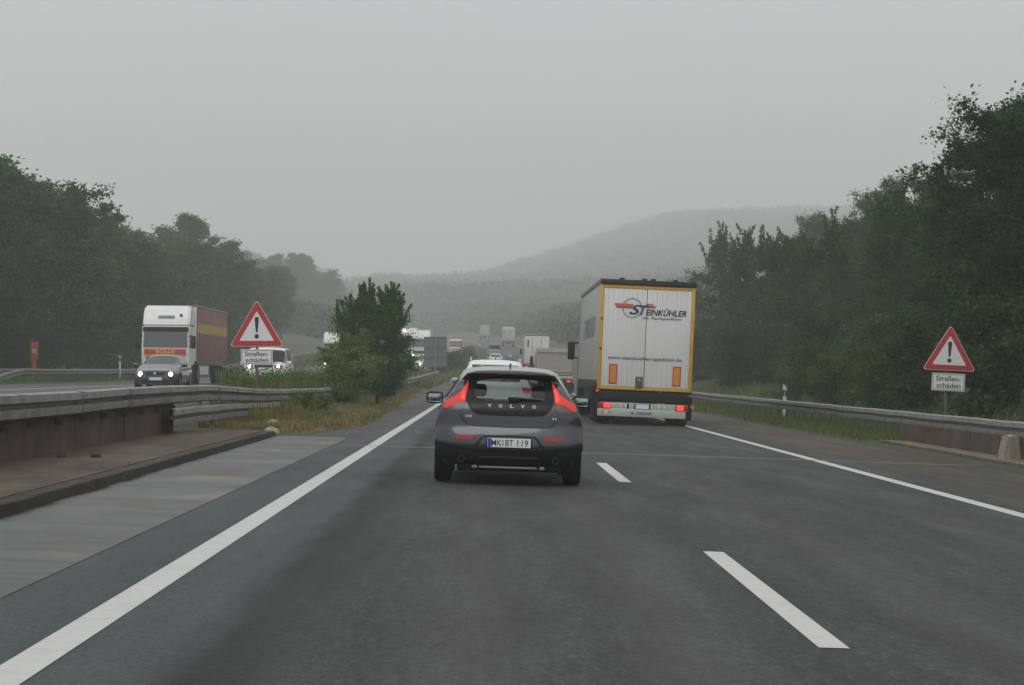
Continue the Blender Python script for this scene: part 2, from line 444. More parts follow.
def solid_strip(name, m, u0, u1, z0, z1, d0, d1, zf=zroad, kind=None, step=4, parent=None, wob=0):
    """a long block that follows the road, from z0 to z1 above its plane"""
    n = max(1, int((d1-d0)/step)); b = MB(); rings = []
    for i in range(n+1):
        D = d0 + (d1-d0)*i/n; c = curve_x(D); w = rnd.uniform(-wob, wob)
        rings.append([b.bm.verts.new((c+u, D, zf(c+u, D)+z)) for u, z in ((u0+w, z0), (u1, z0), (u1, z1), (u0+w, z1))])
    for i in range(n):
        for k in range(4): b.bm.faces.new((rings[i][k], rings[i][(k+1) % 4], rings[i+1][(k+1) % 4], rings[i+1][k]))
    b.bm.faces.new(rings[0]); b.bm.faces.new(rings[-1][::-1])
    o = b.build(name, m, parent)
    if kind: o['kind'] = kind
    return o
kb = MB(); D = -6.0
while D < 43.2:
    L_ = min(rnd.uniform(.94, 1.02), 43.2 - D); w_ = rnd.uniform(-.007, .007); h_ = .115 + rnd.uniform(-.006, .006)
    vs_ = [(x, y, zroad(x, y) + z) for x, y, z in ((-4.26, D, -.1), (-4.08+w_, D, -.1), (-4.08+w_, D, h_), (-4.26, D, h_), (-4.26, D+L_-.012, -.1), (-4.08+w_, D+L_-.012, -.1), (-4.08+w_, D+L_-.012, h_), (-4.26, D+L_-.012, h_))]
    q_ = [kb.bm.verts.new(v) for v in vs_]
    fs_ = [kb.bm.faces.new([q_[i] for i in f]) for f in ((0, 1, 2, 3), (7, 6, 5, 4), (0, 4, 5, 1), (1, 5, 6, 2), (2, 6, 7, 3), (3, 7, 4, 0))]
    bmesh.ops.bevel(kb.bm, geom=list({e for f in fs_ for e in f.edges}), offset=.012, segments=1, affect='EDGES')
    D += L_
kb.build('kerb', M['kerb'])['kind'] = 'structure'
solid_strip('walkway', M['walk'], -5.62, -4.26, -.1, .121, -10, 43.0, kind='structure', step=2)
# bridge parapet on the left, in cast segments with bolt blocks
pw = empty('bridge_parapet', (-5.85, 20, .2), label='stained concrete bridge parapet wall under the left guard rail, behind the brown walkway', cat='wall')
for i in range(9):
    d0 = -8 + i*5.35
    o = solid_strip('wall_segment', M['parapet'], -5.95, -5.6 - .012*(i % 2), -.2, .86, d0, d0+5.33, step=2)
    o.parent = pw; o.matrix_parent_inverse = Matrix.Translation((5.85, -20, -.2))
b = MB()
for i in range(26):
    D = -4 + i*1.75; zb = zroad(-5.6, D)
    b.box(-5.6, -5.52, D-.06, D+.06, zb+.50, zb+.60, .01, 1)
o = b.build('bolt_block', M['kerb']); o.parent = pw; o.matrix_parent_inverse = Matrix.Translation((5.85, -20, -.2))
o['kind'] = 'stuff'
# right side: low parapet, its ledge and the pale end block
rw = empty('roadside_parapet', (9.9, 47, -.3), label='low dark concrete parapet beneath the right guard rail, behind a crumbling ledge', cat='wall')
for nm, a in (('wall', (9.72, 10.0, -.2, .50, 28, 53)), ('ledge', (9.05, 9.74, -.1, .10, 28, 52))):
    o = solid_strip(nm, M['parapet'] if nm == 'wall' else M['ledge'], *a, step=2, wob=.03 if nm == 'ledge' else 0)
    o.parent = rw; o.matrix_parent_inverse = Matrix.Translation((-9.9, -47, .3))
b = MB().prism([(-.17, -.25), (.18, -.25), (.165, .12), (.12, .46), (.05, .53), (-.08, .52), (-.13, .44), (-.15, .1)], 'y', -.18, .18)
bmesh.ops.bevel(b.bm, geom=list(b.bm.edges), offset=.035, segments=2, affect='EDGES')
bmesh.ops.subdivide_edges(b.bm, edges=list(b.bm.edges), cuts=2, use_grid_fill=True)
for v in b.bm.verts: v.co += Vector((rnd.gauss(0, .008), rnd.gauss(0, .008), rnd.gauss(0, .008)))
bk = b.build('stone_block', M['palestone'])
bk.location = (9.52, 41.1, -.31); bk.rotation_euler = (.02, .1, .2)
tag(bk, 'pale chipped concrete block standing beside the low right parapet', 'block')
for i, (x, D, s, lab) in enumerate(((-4.2, 43.7, .17, 'pale kerb stone lying at the end of the left kerb by the grass'),
                                    (-4.75, 50.0, .15, 'flat grey stone lying in the dry median grass below the rail'),
                                    (-3.95, 52.5, .13, 'small grey rubble lump by the soil heap at the median edge'),
                                    (-4.95, 28.5, .07, 'dark clod lying on the brown walkway, nearer the kerb'), (-5.35, 28.3, .06, 'small dark scrap lying on the brown walkway close to the wall'))):
    b = MB(); bmesh.ops.create_icosphere(b.bm, subdivisions=2, radius=s)
    for v in b.bm.verts:
        v.co *= 1 + rnd.uniform(-.16, .16); v.co.z *= .6
    o = b.build('stone', M['palestone'] if i < 2 else M['walk'] if i < 3 else M['kerb'], angle=25); o.location = (x, D, (ground(x, D) if i < 3 else zroad(x, D) + .121) + s*.3)
    tag(o, lab, 'stone')

# ------------------------------------------------------------------ guard rails
WP = [(.02, 0), (.10, .022), (.11, .112), (.0, .138), (.0, .172), (.11, .198), (.10, .288), (.02, .31)]
WPROF = WP + [(p[0]-.007, p[1]) for p in WP[::-1]]
def sweep(b, path, prof, side):
    """prof (d, z): d grows towards `side` (+1: right of travel)"""
    rings = []
    for i, p in enumerate(path):
        p = Vector(p); q = Vector(path[min(i+1, len(path)-1)]) - Vector(path[max(i-1, 0)])
        nrm = Vector((q.y, -q.x, 0)).normalized()*side
        rings.append([b.bm.verts.new(p + nrm*d_ + Vector((0, 0, z))) for d_, z in prof])
    n = len(prof)
    for i in range(len(rings)-1):
        for k in range(n): b.bm.faces.new((rings[i][k], rings[i][(k+1) % n], rings[i+1][(k+1) % n], rings[i+1][k]))
    b.bm.faces.new(rings[0]); b.bm.faces.new(rings[-1][::-1])
def smooth_path(keys, step=2.0):
    fx = hermite([k[1] for k in keys], [k[0] for k in keys]); fz = hermite([k[1] for k in keys], [k[2] for k in keys])
    d0, d1 = keys[0][1], keys[-1][1]; n = int((d1-d0)/step)
    return [(fx(d0+(d1-d0)*i/n), d0+(d1-d0)*i/n, fz(d0+(d1-d0)*i/n)) for i in range(n+1)]
def rail(name, label, paths, side, post_every=2.0, post_h=.75, maxposts=95, post_from=-1e9, two=False, splice=0):
    p0 = paths[0][0]
    root = empty(name, (p0[0], p0[1], p0[2]-.7), label=label, cat='guard rail')
    inv = Matrix.Translation((-p0[0], -p0[1], -(p0[2]-.7)))
    for path in paths:
        path = [(x + rnd.uniform(-.008, .008), y, z + rnd.uniform(-.008, .008)) for x, y, z in path]
        b = MB(); sweep(b, path, WPROF, side)
        if two: sweep(b, [(x - .16*side, y, z) for x, y, z in path], WPROF, -side)
        o = b.build('beam', M['galv'], root, 20); o.matrix_parent_inverse = inv
    if splice:
        acc = 0; n = 0
        for i in range(1, len(paths[0])):
            p, q = Vector(paths[0][i-1]), Vector(paths[0][i]); acc += (q-p).length
            if acc >= 3.9 and n < splice and q.y > 12:
                acc = 0; n += 1; d_ = (q-p).normalized(); b = MB()
                nrm = Vector((d_.y, -d_.x, 0))*side
                sweep(b, [q + nrm*.005 - Vector((0, 0, .003)), q + d_*.34 + nrm*.005 - Vector((0, 0, .003))], [(a_, z_*1.02) for a_, z_ in WPROF], side)
                for k in range(3):
                    for z_ in (.07, .24):
                        c_ = q + d_*(.06 + .11*k) + nrm*.118 + Vector((0, 0, z_)); b.box(c_.x-.012, c_.x+.012, c_.y-.014, c_.y+.014, c_.z-.014, c_.z+.014)
                o = b.build('splice', M['galv'], root, 20); o.matrix_parent_inverse = inv
    pm = MB().box(-.03, .03, -.055, .055, 0, 1, .008, 1).mesh('post')
    pm.materials.append(M['galv_dark'])
    path = paths[0]; acc = 0; n = 0
    for i in range(1, len(path)):
        acc += (Vector(path[i]) - Vector(path[i-1])).length
        if acc >= post_every and path[i][1] >= post_from and n < maxposts:
            acc = 0; n += 1
            x, y, z = path[i]; zb = ground(x, y) - .1
            o = link('post', pm, None, root); o.matrix_parent_inverse = inv
            o.location = (x - .06*side, y, zb); o.scale = (1, 1, max(.2, z + .22 - zb))
    return root
def atop(keys, h=None):          # (u, D, height of the beam's top over the eye line of the picture) -> world
    return [(curve_x(D)+u, D, z - .31) for u, D, z in keys]
lm = smooth_path(atop([(-5.5, -6, 1.12), (-5.5, 30, 1.12), (-5.5, 38, 1.13), (-5.55, 43, 1.12), (-5.75, 55, .97), (-5.85, 70, .86), (-5.3, 88, .84), (-5.0, 110, .92), (-4.7, 150, 1.10), (-4.5, 190, 1.52)]))
lm2 = smooth_path(atop([(-5.42, 38.4, .74), (-5.46, 43, .73), (-5.64, 50, .67), (-5.76, 58, .59), (-5.80, 62, .56)]), 1.5)
rail('guard_rail', 'grey double beam guard rail running along the bridge and the weedy median', [lm, lm2], 1, post_from=44, splice=24)
rr = smooth_path([(10.02 + .02*abs(D-60)/20, D, zroad(10.0, D) + .76 - .31) for D in (28, 40, 50, 60, 80, 100, 130, 170, 220)])
rail('guard_rail', 'weathered steel guard rail curving along the right shoulder and grass verge', [rr], -1, post_every=1.9, post_from=44, splice=22)
ll = smooth_path([(-24.6, D, zleft(-24.6, D) + .78 - .31) for D in (119, 122, 128, 140, 170, 220, 300, 380)])
# ramped end towards the viewer
ll = [(-24.1, 106, zleft(-24, 106) - .25), (-24.2, 110, zleft(-24, 110) + .05), (-24.4, 115, zleft(-24, 115) + .32)] + ll
rail('guard_rail', 'guard rail of the far carriageway with a ramped end before the orange phone', [ll], 1, post_every=3.8)
l2 = smooth_path([(-25.7, D, zleft(-25.7, D) + .78 - .31) for D in (70, 90, 105, 118, 124)])
rail('guard_rail', 'short guard rail end behind the orange emergency phone at left', [l2], 1, post_every=3.8)
# ------------------------------------------------------------------ vegetation
rng = np.random.default_rng(11)
M['leaf_bush'] = leaf_mat('bush leaves', (.032, .095, .014), (.125, .235, .045), (.064, .145, .025))
def leaves(C, size, aspect=.55, up=.35, droop=None):
    """diamond leaves at centres C (n,3)"""
    n = len(C)
    a = rng.normal(size=(n, 3)); a[:, 2] *= .6
    if droop is not None: a = a*.5 + droop
    a /= np.linalg.norm(a, axis=1)[:, None]
    nn = rng.normal(size=(n, 3)); nn[:, 2] += up*2
    b = np.cross(nn, a); b /= np.maximum(np.linalg.norm(b, axis=1)[:, None], 1e-6)
    s = size*(.6 + .8*rng.random(n))[:, None]
    c2 = np.cross(a, b)
    V = np.stack([C - a*s*.5, C + b*s*aspect*.5 + c2*s*.08, C + a*s*.5, C - b*s*aspect*.5 + c2*s*.08], 1).reshape(-1, 3)
    Fc = np.arange(n*4).reshape(n, 4)
    return V, Fc
def tree_mesh(seed, H, Rad, nclump, per, leaf, low=.12, wob=.3, sigma=.42, peak=.45, sparse_top=False, stem=None, shoots=0, shoot_len=(.4, .8)):
    r = random.Random(seed); b = MB(); cl = []
    tr = stem or H*.016 + .04
    ax = [Vector((0, 0, -.4))]
    for i in range(1, 9): ax.append(Vector((r.gauss(0, wob*i/8), r.gauss(0, wob*i/8), H*.95*i/8)))
    b.tube(ax, [tr*(1 - .88*i/8)*(1.35 if i == 0 else 1) for i in range(9)], 8)
    def at(t):
        k = min(t*8, 7.999); i = int(k); return ax[i].lerp(ax[i+1], k-i)
    nl = max(12, int(H*1.9))
    for i in range(nl):
        t = low + (1.0-low)*((i+.5)/nl)**.9
        e = max(.12, 1 - ((t-peak)/(1.02-peak if t > peak else peak*1.35))**2)**.6
        L = Rad*e*r.uniform(.55, 1.2); az = i*2.39996 + r.uniform(-.5, .5); el = r.uniform(.05, .5) + .75*max(0, t-.6)
        p = at(t*.97); d = Vector((math.cos(az)*math.cos(el), math.sin(az)*math.cos(el), math.sin(el)))
        pts = [p]
        for k in range(1, 5): pts.append(p + d*L*k/4 + Vector((r.gauss(0, .05), r.gauss(0, .05), r.gauss(0, .05) + .02*k*k))*L*.35)
        b.tube(pts, [tr*.42*(1-t*.5)*(1-.85*k/4) + .008 for k in range(5)], 5, False)
        nt = max(3, int(nclump/nl))
        for j in range(nt):
            s = r.uniform(.25, 1.05); k = min(s*4, 3.99); q = pts[int(k)].lerp(pts[int(k)+1], k-int(k))
            tw = Vector((r.gauss(0, 1), r.gauss(0, 1), r.gauss(.25, .8))).normalized()*L*r.uniform(.08, .38)
            b.tube([q, q+tw*.55, q+tw], [.022, .014, .006], 3, False)
            cl.append((q+tw, (sigma*.55 if sparse_top and t > .8 else sigma)*r.uniform(.55, 1.25), q, tw))
    pts = []
    top = sorted(cl, key=lambda e: -e[0].z)[:max(6, len(cl)//3)]
    for i in range(shoots):
        q = r.choice(top)[0]; L = r.uniform(*shoot_len); out = Vector((q.x, q.y, 0)) * (.28/max(Rad, .1))
        d = (Vector((r.gauss(0, .16), r.gauss(0, .16), 1)) + out).normalized(); bend = Vector((d.x, d.y, -.25))*L*.35
        P_ = [q + d*L*t + bend*t*t for t in (0, .25, .5, .75, 1)]
        b.tube(P_, [.016, .013, .010, .007, .004], 3, False)
        m = int(L*per*.9/max(leaf*6, .5)) + 10
        for k in range(m):
            t = r.random(); kk = min(t*4, 3.99); c0 = P_[int(kk)].lerp(P_[int(kk)+1], kk-int(kk))
            pts.append(np.array([[c0.x, c0.y, c0.z]]) + rng.normal(size=(1, 3))*leaf*(.62-.4*t))
    for c, sg, q, tw in cl:
        n = int(per*r.uniform(.5, 1.4)); g = rng.normal(size=(n, 3))*sg*np.array([1, 1, .62]) + np.array(c)
        m = max(3, n//5); tt = rng.random((m, 1)); g2 = np.array(q) + np.array(tw)*tt*1.3 + rng.normal(size=(m, 3))*sg*.35
        pts += [g, g2]
    C = np.concatenate(pts); C = C[C[:, 2] > .15]
    V, Fc = leaves(C, leaf)
    return b.mesh('trunk', 60), np_mesh('crown', V, Fc)
def plant_tree(name, protos, k, X, D, scale, rot, label, cat='tree', group=None, leafm=None, sink=.1):
    tm, cm = protos[k % len(protos)]
    root = empty(name, (X, D, ground(X, D) - sink), (0, 0, rot), label, cat, group)
    root.scale = (scale*rnd.uniform(.92, 1.1), scale*rnd.uniform(.92, 1.1), scale)
    t = link('trunk', tm, None, root); c = link('crown', cm, None, root)
    return root
def protos(specs, leafm):
    out = []
    for s in specs:
        t, c = tree_mesh(**s); t.materials.append(M['bark']); c.materials.append(M[leafm]); out.append((t, c))
    return out
big = protos([dict(seed=1, H=14, Rad=4.6, nclump=330, per=62, leaf=.34, low=.10),
              dict(seed=2, H=13, Rad=5.2, nclump=360, per=60, leaf=.34, low=.08, peak=.5),
              dict(seed=3, H=15, Rad=4.2, nclump=330, per=62, leaf=.32, low=.12, peak=.4)], 'leaf')
dark = protos([dict(seed=4, H=13, Rad=5.0, nclump=520, per=80, leaf=.19, low=.10, sigma=.34, peak=.52),
               dict(seed=5, H=12, Rad=4.4, nclump=480, per=80, leaf=.19, low=.06, sigma=.34, peak=.45)], 'leaf2')
tops = protos([dict(seed=6, H=11.5, Rad=3.6, nclump=300, per=55, leaf=.22, low=.08, sigma=.34, peak=.3, sparse_top=True, shoots=34, shoot_len=(1.0, 2.6)),
               dict(seed=8, H=11.5, Rad=4.0, nclump=300, per=55, leaf=.22, low=.05, sigma=.34, peak=.25, sparse_top=True, shoots=34, shoot_len=(1.0, 2.8))], 'leaf')
shrub = protos([dict(seed=21, H=3.2, Rad=2.0, nclump=150, per=60, leaf=.15, low=.04, wob=.15, sigma=.26, peak=.4),
                dict(seed=22, H=2.6, Rad=2.2, nclump=150, per=60, leaf=.14, low=.04, wob=.15, sigma=.26, peak=.4)], 'leaf_light')
dshrub = protos([dict(seed=23, H=4.0, Rad=2.6, nclump=190, per=60, leaf=.19, low=.03, wob=.2, sigma=.32, peak=.4)], 'leaf2')

# left tree row, beyond the far carriageway
GL = 'broadleaf trees in the row along the far carriageway'
LX = [(-30.5, 118, 1.02, 0), (-33.5, 128, 1.0, 1), (-30.0, 134, .98, 2), (-29.8, 148, 1.10, 1), (-34, 142, 1.1, 0), (-36, 158, 1.12, 2), (-30.3, 163, 1.02, 0), (-31, 178, .92, 2), (-36, 176, 1.18, 1), (-30.5, 194, .92, 1),
      (-35.5, 200, 1.02, 0), (-31, 211, .80, 0), (-30.6, 228, .84, 2), (-36, 226, .95, 1), (-31, 246, .92, 1), (-36, 254, 1.0, 0), (-30.8, 262, .95, 0), (-37, 280, 1.1, 2), (-31.5, 282, .86, 1),
      (-32.5, 312, .84, 1), (-33.5, 345, .84, 0), (-35, 380, .84, 2), (-61, 640, 1.40, 0), (-55, 655, 1.45, 2), (-68, 650, 1.4, 1), (-50, 690, 1.40, 1), (-58, 700, 1.5, 0), (-66, 700, 1.45, 0), (-75, 690, 1.5, 2), (-54, 740, 1.4, 1), (-62, 760, 1.5, 2), (-47, 650, 1.15, 0), (-72, 770, 1.5, 1), (-84, 720, 1.5, 1)]
for i, (x, D, s, k) in enumerate(LX):
    lab = ('dark dense broadleaf tree in the near part of the left row, behind the orange phone' if D < 150 else
           'grey green broadleaf tree in the left row, above the red lorry and warning sign' if D < 290 else
           'fog veiled broadleaf tree far down the left side of the motorway')
    plant_tree('broadleaf_tree', big, k, x, D, s*(.90 if D < 205 else 1.0), rnd.uniform(0, 6.28), lab, 'tree', GL)
plant_tree('broadleaf_tree', big, 0, -148, 1400, 2.2, 1.0, 'tall faint tree standing alone above the left row in the fog', 'tree')
for i in range(20):
    D = 92 + i*9.5 + rnd.uniform(-3, 3); X = -28.2 + rnd.uniform(-1.2, .8) + (2 if D > 300 else 0)
    plant_tree('bush', dshrub, 0, X, D, rnd.uniform(.8, 1.3), rnd.uniform(0, 6.28), 'dark bush in the undergrowth below the left tree row', 'bush', 'undergrowth below the left tree row')
# right tree row
GR = 'trees in the row above the right shoulder'
RX = [(15.8, 52, .66, 0), (19.5, 49, .80, 1), (16.6, 64, .68, 1), (21, 66, .95, 0), (17.6, 76, .68, 0), (22.5, 84, .80, 1), (18.5, 90, .62, 1),
      (24, 100, .80, 0), (19, 104, .60, 0), (24.5, 118, .72, 1), (27, 135, .82, 0), (25, 150, .8, 1), (29, 165, .9, 0), (27, 190, .85, 1), (31, 210, .9, 0)]
for i, (x, D, s, k) in enumerate(RX):
    lab = ('dark tall leafy tree at the right edge behind the warning sign' if D < 70 else
           'dark green tree in the middle of the right hand row' if D < 110 else 'misty green tree at the far end of the right hand row')
    plant_tree('leafy_tree', dark, k, x, D, s, rnd.uniform(0, 6.28), lab, 'tree', GR)
plant_tree('leafy_tree', dark, 0, 15.0, 64, .66, .4, 'tall tree with an open top reaching highest at the right edge', 'tree')
TX = [(17.4, 96, .69, 0, 'slender tree with feathery upright tips beside the tall right trees'),
      (17.2, 112, .68, 1, 'slender tree with feathery upright tips in mid row on the right'),
      (17.0, 126, .68, 0, 'feathery topped tree left of the middle of the right row'),
      (17.4, 142, .75, 1, 'feathery green tree two trees right of the sparse outermost one'),
      (17.8, 156, .83, 0, 'misty slender tree just right of the sparse outermost tree'),
      (17.9, 172, .90, 1, 'sparse arching tree outermost of the right row, above the white lorry')]
for x, D, s, k, lab in TX: plant_tree('slender_tree', tops, k, x, D, s, rnd.uniform(0, 6.28), lab, 'tree')
for i in range(15):
    D = 44 + i*8.5 + rnd.uniform(-3, 3); X = 13.4 + rnd.uniform(-.3, 1.6) + (D-44)*.012
    plant_tree('bush', dshrub, 0, X, D, rnd.uniform(.5, .85), rnd.uniform(0, 6.28), 'dark bush in the undergrowth at the foot of the right trees', 'bush', 'undergrowth below the right trees')
SX = [(13.1, 74, .55), (13.9, 79, .8), (13.0, 84, .6), (13.8, 90, .85), (13.0, 97, .5)]
for i, (x, D, s) in enumerate(SX):
    plant_tree('bush', shrub, i, x, D, s, rnd.uniform(0, 6.28), 'fresh green bush on the bank behind the white marker post', 'bush', 'fresh green bushes on the right bank')

# median bushes
mb1 = protos([dict(seed=31, H=3.75, Rad=1.45, nclump=420, per=120, leaf=.088, low=.10, wob=.12, sigma=.20, peak=.5, stem=.07, sparse_top=True, shoots=130, shoot_len=(.4, .95))], 'leaf_bush')
mb2 = protos([dict(seed=32, H=2.35, Rad=1.15, nclump=260, per=80, leaf=.09, low=.05, wob=.1, sigma=.20, peak=.45, stem=.04, sparse_top=True, shoots=80, shoot_len=(.25, .55))], 'leaf_yellow')
mb3 = protos([dict(seed=33, H=1.0, Rad=.6, nclump=70, per=40, leaf=.07, low=.03, wob=.05, sigma=.12, peak=.4, stem=.02)], 'leaf_light')
mb4 = protos([dict(seed=34, H=1.0, Rad=.62, nclump=80, per=40, leaf=.07, low=.03, wob=.05, sigma=.12, peak=.4, stem=.02)], 'leaf2')
plant_tree('bush', mb1, 0, -4.12, 84, 1.06, 1, 'tall dark green bush growing through the median guard rail', 'bush')
plant_tree('bush', mb2, 0, -4.95, 80.5, .98, 2, 'lower light green bush in front of the tall median bush', 'bush')
plant_tree('bush', mb4, 0, -5.95, 75, .55, 1.4, 'small round dark bush behind the median rail, left of the tall bush', 'bush')
plant_tree('bush', mb3, 0, -5.0, 62, .66, .3, 'leafy green weed bush hanging over the rail, left of the tall bush', 'bush')
plant_tree('bush', mb3, 0, -4.85, 66, .55, 2.3, 'low leafy bush in front of the median rail posts', 'bush')
plant_tree('bush', mb3, 0, -4.45, 202, 1.6, 1, 'low bush at the foot of the grey sign back', 'bush')
for i, (x, D, s) in enumerate(((-3.6, 212, 2.0), (-3.2, 224, 2.0), (-3.4, 240, 1.9), (-2.6, 262, 1.8), (-2.5, 285, 1.7), (-2.6, 310, 1.7))):
    plant_tree('bush', mb3 if i % 2 else mb4, 0, x, D, s, i*1.3, 'bush in the far median strip beyond the grey sign back', 'bush', 'bushes in the far median strip')

def blades(name, m, pts, h, w, lean=.35, kind='stuff'):
    """grass: one bent blade of two quads at each point (x, y, z)"""
    P = np.array(pts); n = len(P); H = h*(.5 + rng.random(n))[:, None]
    az = rng.random(n)*2*np.pi; d = np.stack([np.cos(az), np.sin(az), 0*az], 1); sd = np.stack([-np.sin(az), np.cos(az), 0*az], 1)
    ln = (rng.random(n)*lean)[:, None]; up = np.array([0, 0, 1.0]); W = w*(.6+.8*rng.random(n))[:, None]
    a, b_ = P - sd*W, P + sd*W
    mid = P + up*H*.55 + d*H*ln*.35; tip = P + up*H + d*H*ln
    V = np.stack([a, b_, mid + sd*W*.8, mid - sd*W*.8, tip + sd*W*.15, tip - sd*W*.15], 1).reshape(-1, 3)
    k = np.arange(n)[:, None]*6
    Fc = np.concatenate([k + np.array([[0, 1, 2, 3]]), k + np.array([[3, 2, 4, 5]])])
    return tag(link(name, np_mesh(name, V, Fc, m), m), kind=kind)
def scatter(n, u0, u1, D0, D1, shf=None, edge=None, power=1.6, med=False):
    out = []
    while len(out) < n:
        D = D0 + (D1-D0)*rnd.random()**power; u = rnd.uniform(u0, u1)
        if edge and not edge(u, D): continue
        X = curve_x(D) + u + (shf(D) if shf else 0)
        g = ground(X, D)
        if med: g = max(g, zroad(X, D) + .012)
        out.append((X, D, g - .01))
    return out
def med_edge(D):
    return float(np.interp(D, [43.3, 46, 52, 60, 80, 110, 150], [-4.2, -3.75, -2.95, -2.95, -3.25, -3.75, -4.2]))
# the median's own soil sheet, lying over the asphalt where the grass has crept in
rows = []
for D in np.arange(43.4, 152, 2.0):
    e = med_edge(D) + rnd.uniform(-.06, .06); rows.append([(u, D, zroad(u, D) + (.010 if k == 4 else .05 + .02*k*0)) for k, u in enumerate((-6.0, -5.2, -4.4, (e-4.4)/2 - .05, e))])
M['soil'] = concrete('dry median soil', (.085, .066, .038), (.15, .115, .062), (.05, .045, .024), (1, .5, 1), .95)
sheet('median_soil', M['soil'], rows)
def in_med(u, D): return u < med_edge(D) + .03 - abs(rnd.gauss(0, .10))
tag(blades('dry_grass', M['straw'], scatter(15000, -5.6, -2.9, 43.6, 150, edge=in_med, med=True), .11, .010, 1.0), kind='stuff')
blades('grass', M['grass'], scatter(6500, -5.6, -2.9, 43.6, 150, med=True, edge=lambda u, D: in_med(u, D) and math.sin(D*.35)+math.sin(u*4) > .7), .13, .010, .8)
blades('weeds', M['weed'], scatter(9000, -8.0, -5.9, 48, 150, power=1.5, edge=lambda u, D: D > -8.3*u+1 and math.sin(D*.22+1)+math.sin(D*.57) + u*.2 > -2.9), .58, .016, .45)
pts = []
for cx, cD, n, sp in ((-5.2, 52, 120, .35), (-6.15, 53, 420, .3), (-5.2, 59.5, 150, .4), (-5.5, 71, 160, .5), (-5.1, 94, 300, .9), (-4.9, 104, 260, .9)):
    for _ in range(n):
        x = cx + rnd.gauss(0, sp*.5); D = cD + rnd.gauss(0, sp*1.6); pts.append((x, max(D, 43.6), ground(x, max(D, 43.6))))
blades('rank_weeds', M['weed'], pts, .30, .014, .6)
# leafy tops among the tall weeds
C = []
for _ in range(420):
    u = rnd.uniform(-7.8, -6.05); D = max(51, -8.3*u+2) + 75*rnd.random()**1.4; g = ground(u, D); hh = rnd.uniform(.3, .75)
    C.append(np.array([u, D, g+hh]) + rng.normal(size=(26, 3))*np.array([.09, .09, .22]))
V, Fc = leaves(np.concatenate(C), .075)
tag(link('weed_leaves', np_mesh('weed_leaves', V, Fc, M['leaf_light']), None), kind='stuff')
blades('verge_grass', M['grass'], scatter(34000, 8.70, 12.2, 40, 175, edge=lambda u, D: u > 8.72 + abs(rnd.gauss(0, .12)) and not (D < 53 and u < 10.1)), .13, .011, .9)
blades('bank_grass', M['grass'], scatter(7000, 11.6, 15.5, 46, 150), .32, .018, .8)
blades('far_verge_grass', M['grass'], scatter(15000, -29, -23.6, 70, 380, shf=shift_left), .26, .03, .7)
blades('far_median_grass', M['weed'], scatter(9000, -7.6, -3.9, 150, 420, shf=lambda D: shift_left(D)*.6), .5, .05, .6)
# the wooded hills in the fog: one mass
C, S = [], []
k = 0
while k < 6500:
    D = 960 + 2050*rnd.random()**1.1; X = rnd.uniform(-.26, .28)*D
    if D < 860 and -34 + shift_left(D) < X - curve_x(D) < 16: continue
    if D < 640 and X < 16: continue
    k += 1; z0 = ground(X, D); h = rnd.uniform(9, 12)*(1 + D/2600); r_ = rnd.uniform(2.6, 7.0)*(1 + D/1500)
    g = rng.normal(size=(90, 3)); g /= np.linalg.norm(g, axis=1)[:, None]; g *= (.45 + .55*rng.random((90, 1))**.4)
    C.append(np.array([X, D, z0 + h*.55]) + g*np.array([r_, r_, h*.45]))
for side, n in ((1, 900), (-1, 500)):
    k = 0
    while k < n:
        D = rnd.uniform(300, 660) if side > 0 else rnd.uniform(430, 680)
        u = rnd.uniform(14, 70) if side > 0 else rnd.uniform(-78, -26.5); X = curve_x(D) + u
        k += 1; z0 = ground(X, D); h = rnd.uniform(4, 8) if abs(u) > 20 else rnd.uniform(3, 6); r_ = rnd.uniform(2, 3.6)
        g = rng.normal(size=(90, 3)); g /= np.linalg.norm(g, axis=1)[:, None]; g *= (.45 + .55*rng.random((90, 1))**.4)
        C.append(np.array([X, D, z0 + h*.45]) + g*np.array([r_, r_, h*.5]))
k = 0
while k < 900:
    D = rnd.uniform(690, 980); X = rnd.uniform(-.12, .10)*D
    if -31 + shift_left(D) < X - curve_x(D) < 14 and D < 800: continue
    k += 1; z0 = ground(X, D); h = rnd.uniform(4, 8)*(.7 + .6*(D-690)/290); r_ = rnd.uniform(2.4, 5)
    g = rng.normal(size=(90, 3)); g /= np.linalg.norm(g, axis=1)[:, None]; g *= (.45 + .55*rng.random((90, 1))**.4)
    C.append(np.array([X, D, z0 + h*.45]) + g*np.array([r_, r_, h*.5]))
C = np.concatenate(C); V, Fc = leaves(C, 1.0, .8)
k_ = (.35 + C[:, 1]/800.0).clip(0, 3.2).repeat(4)[:, None]; C4 = C.repeat(4, 0); V = C4 + (V - C4)*k_
tag(link('hillside_forest', np_mesh('hillside_forest', V, Fc, M['leaf_far']), None), kind='stuff')
HAZE = .0009
EXPO = 0.42
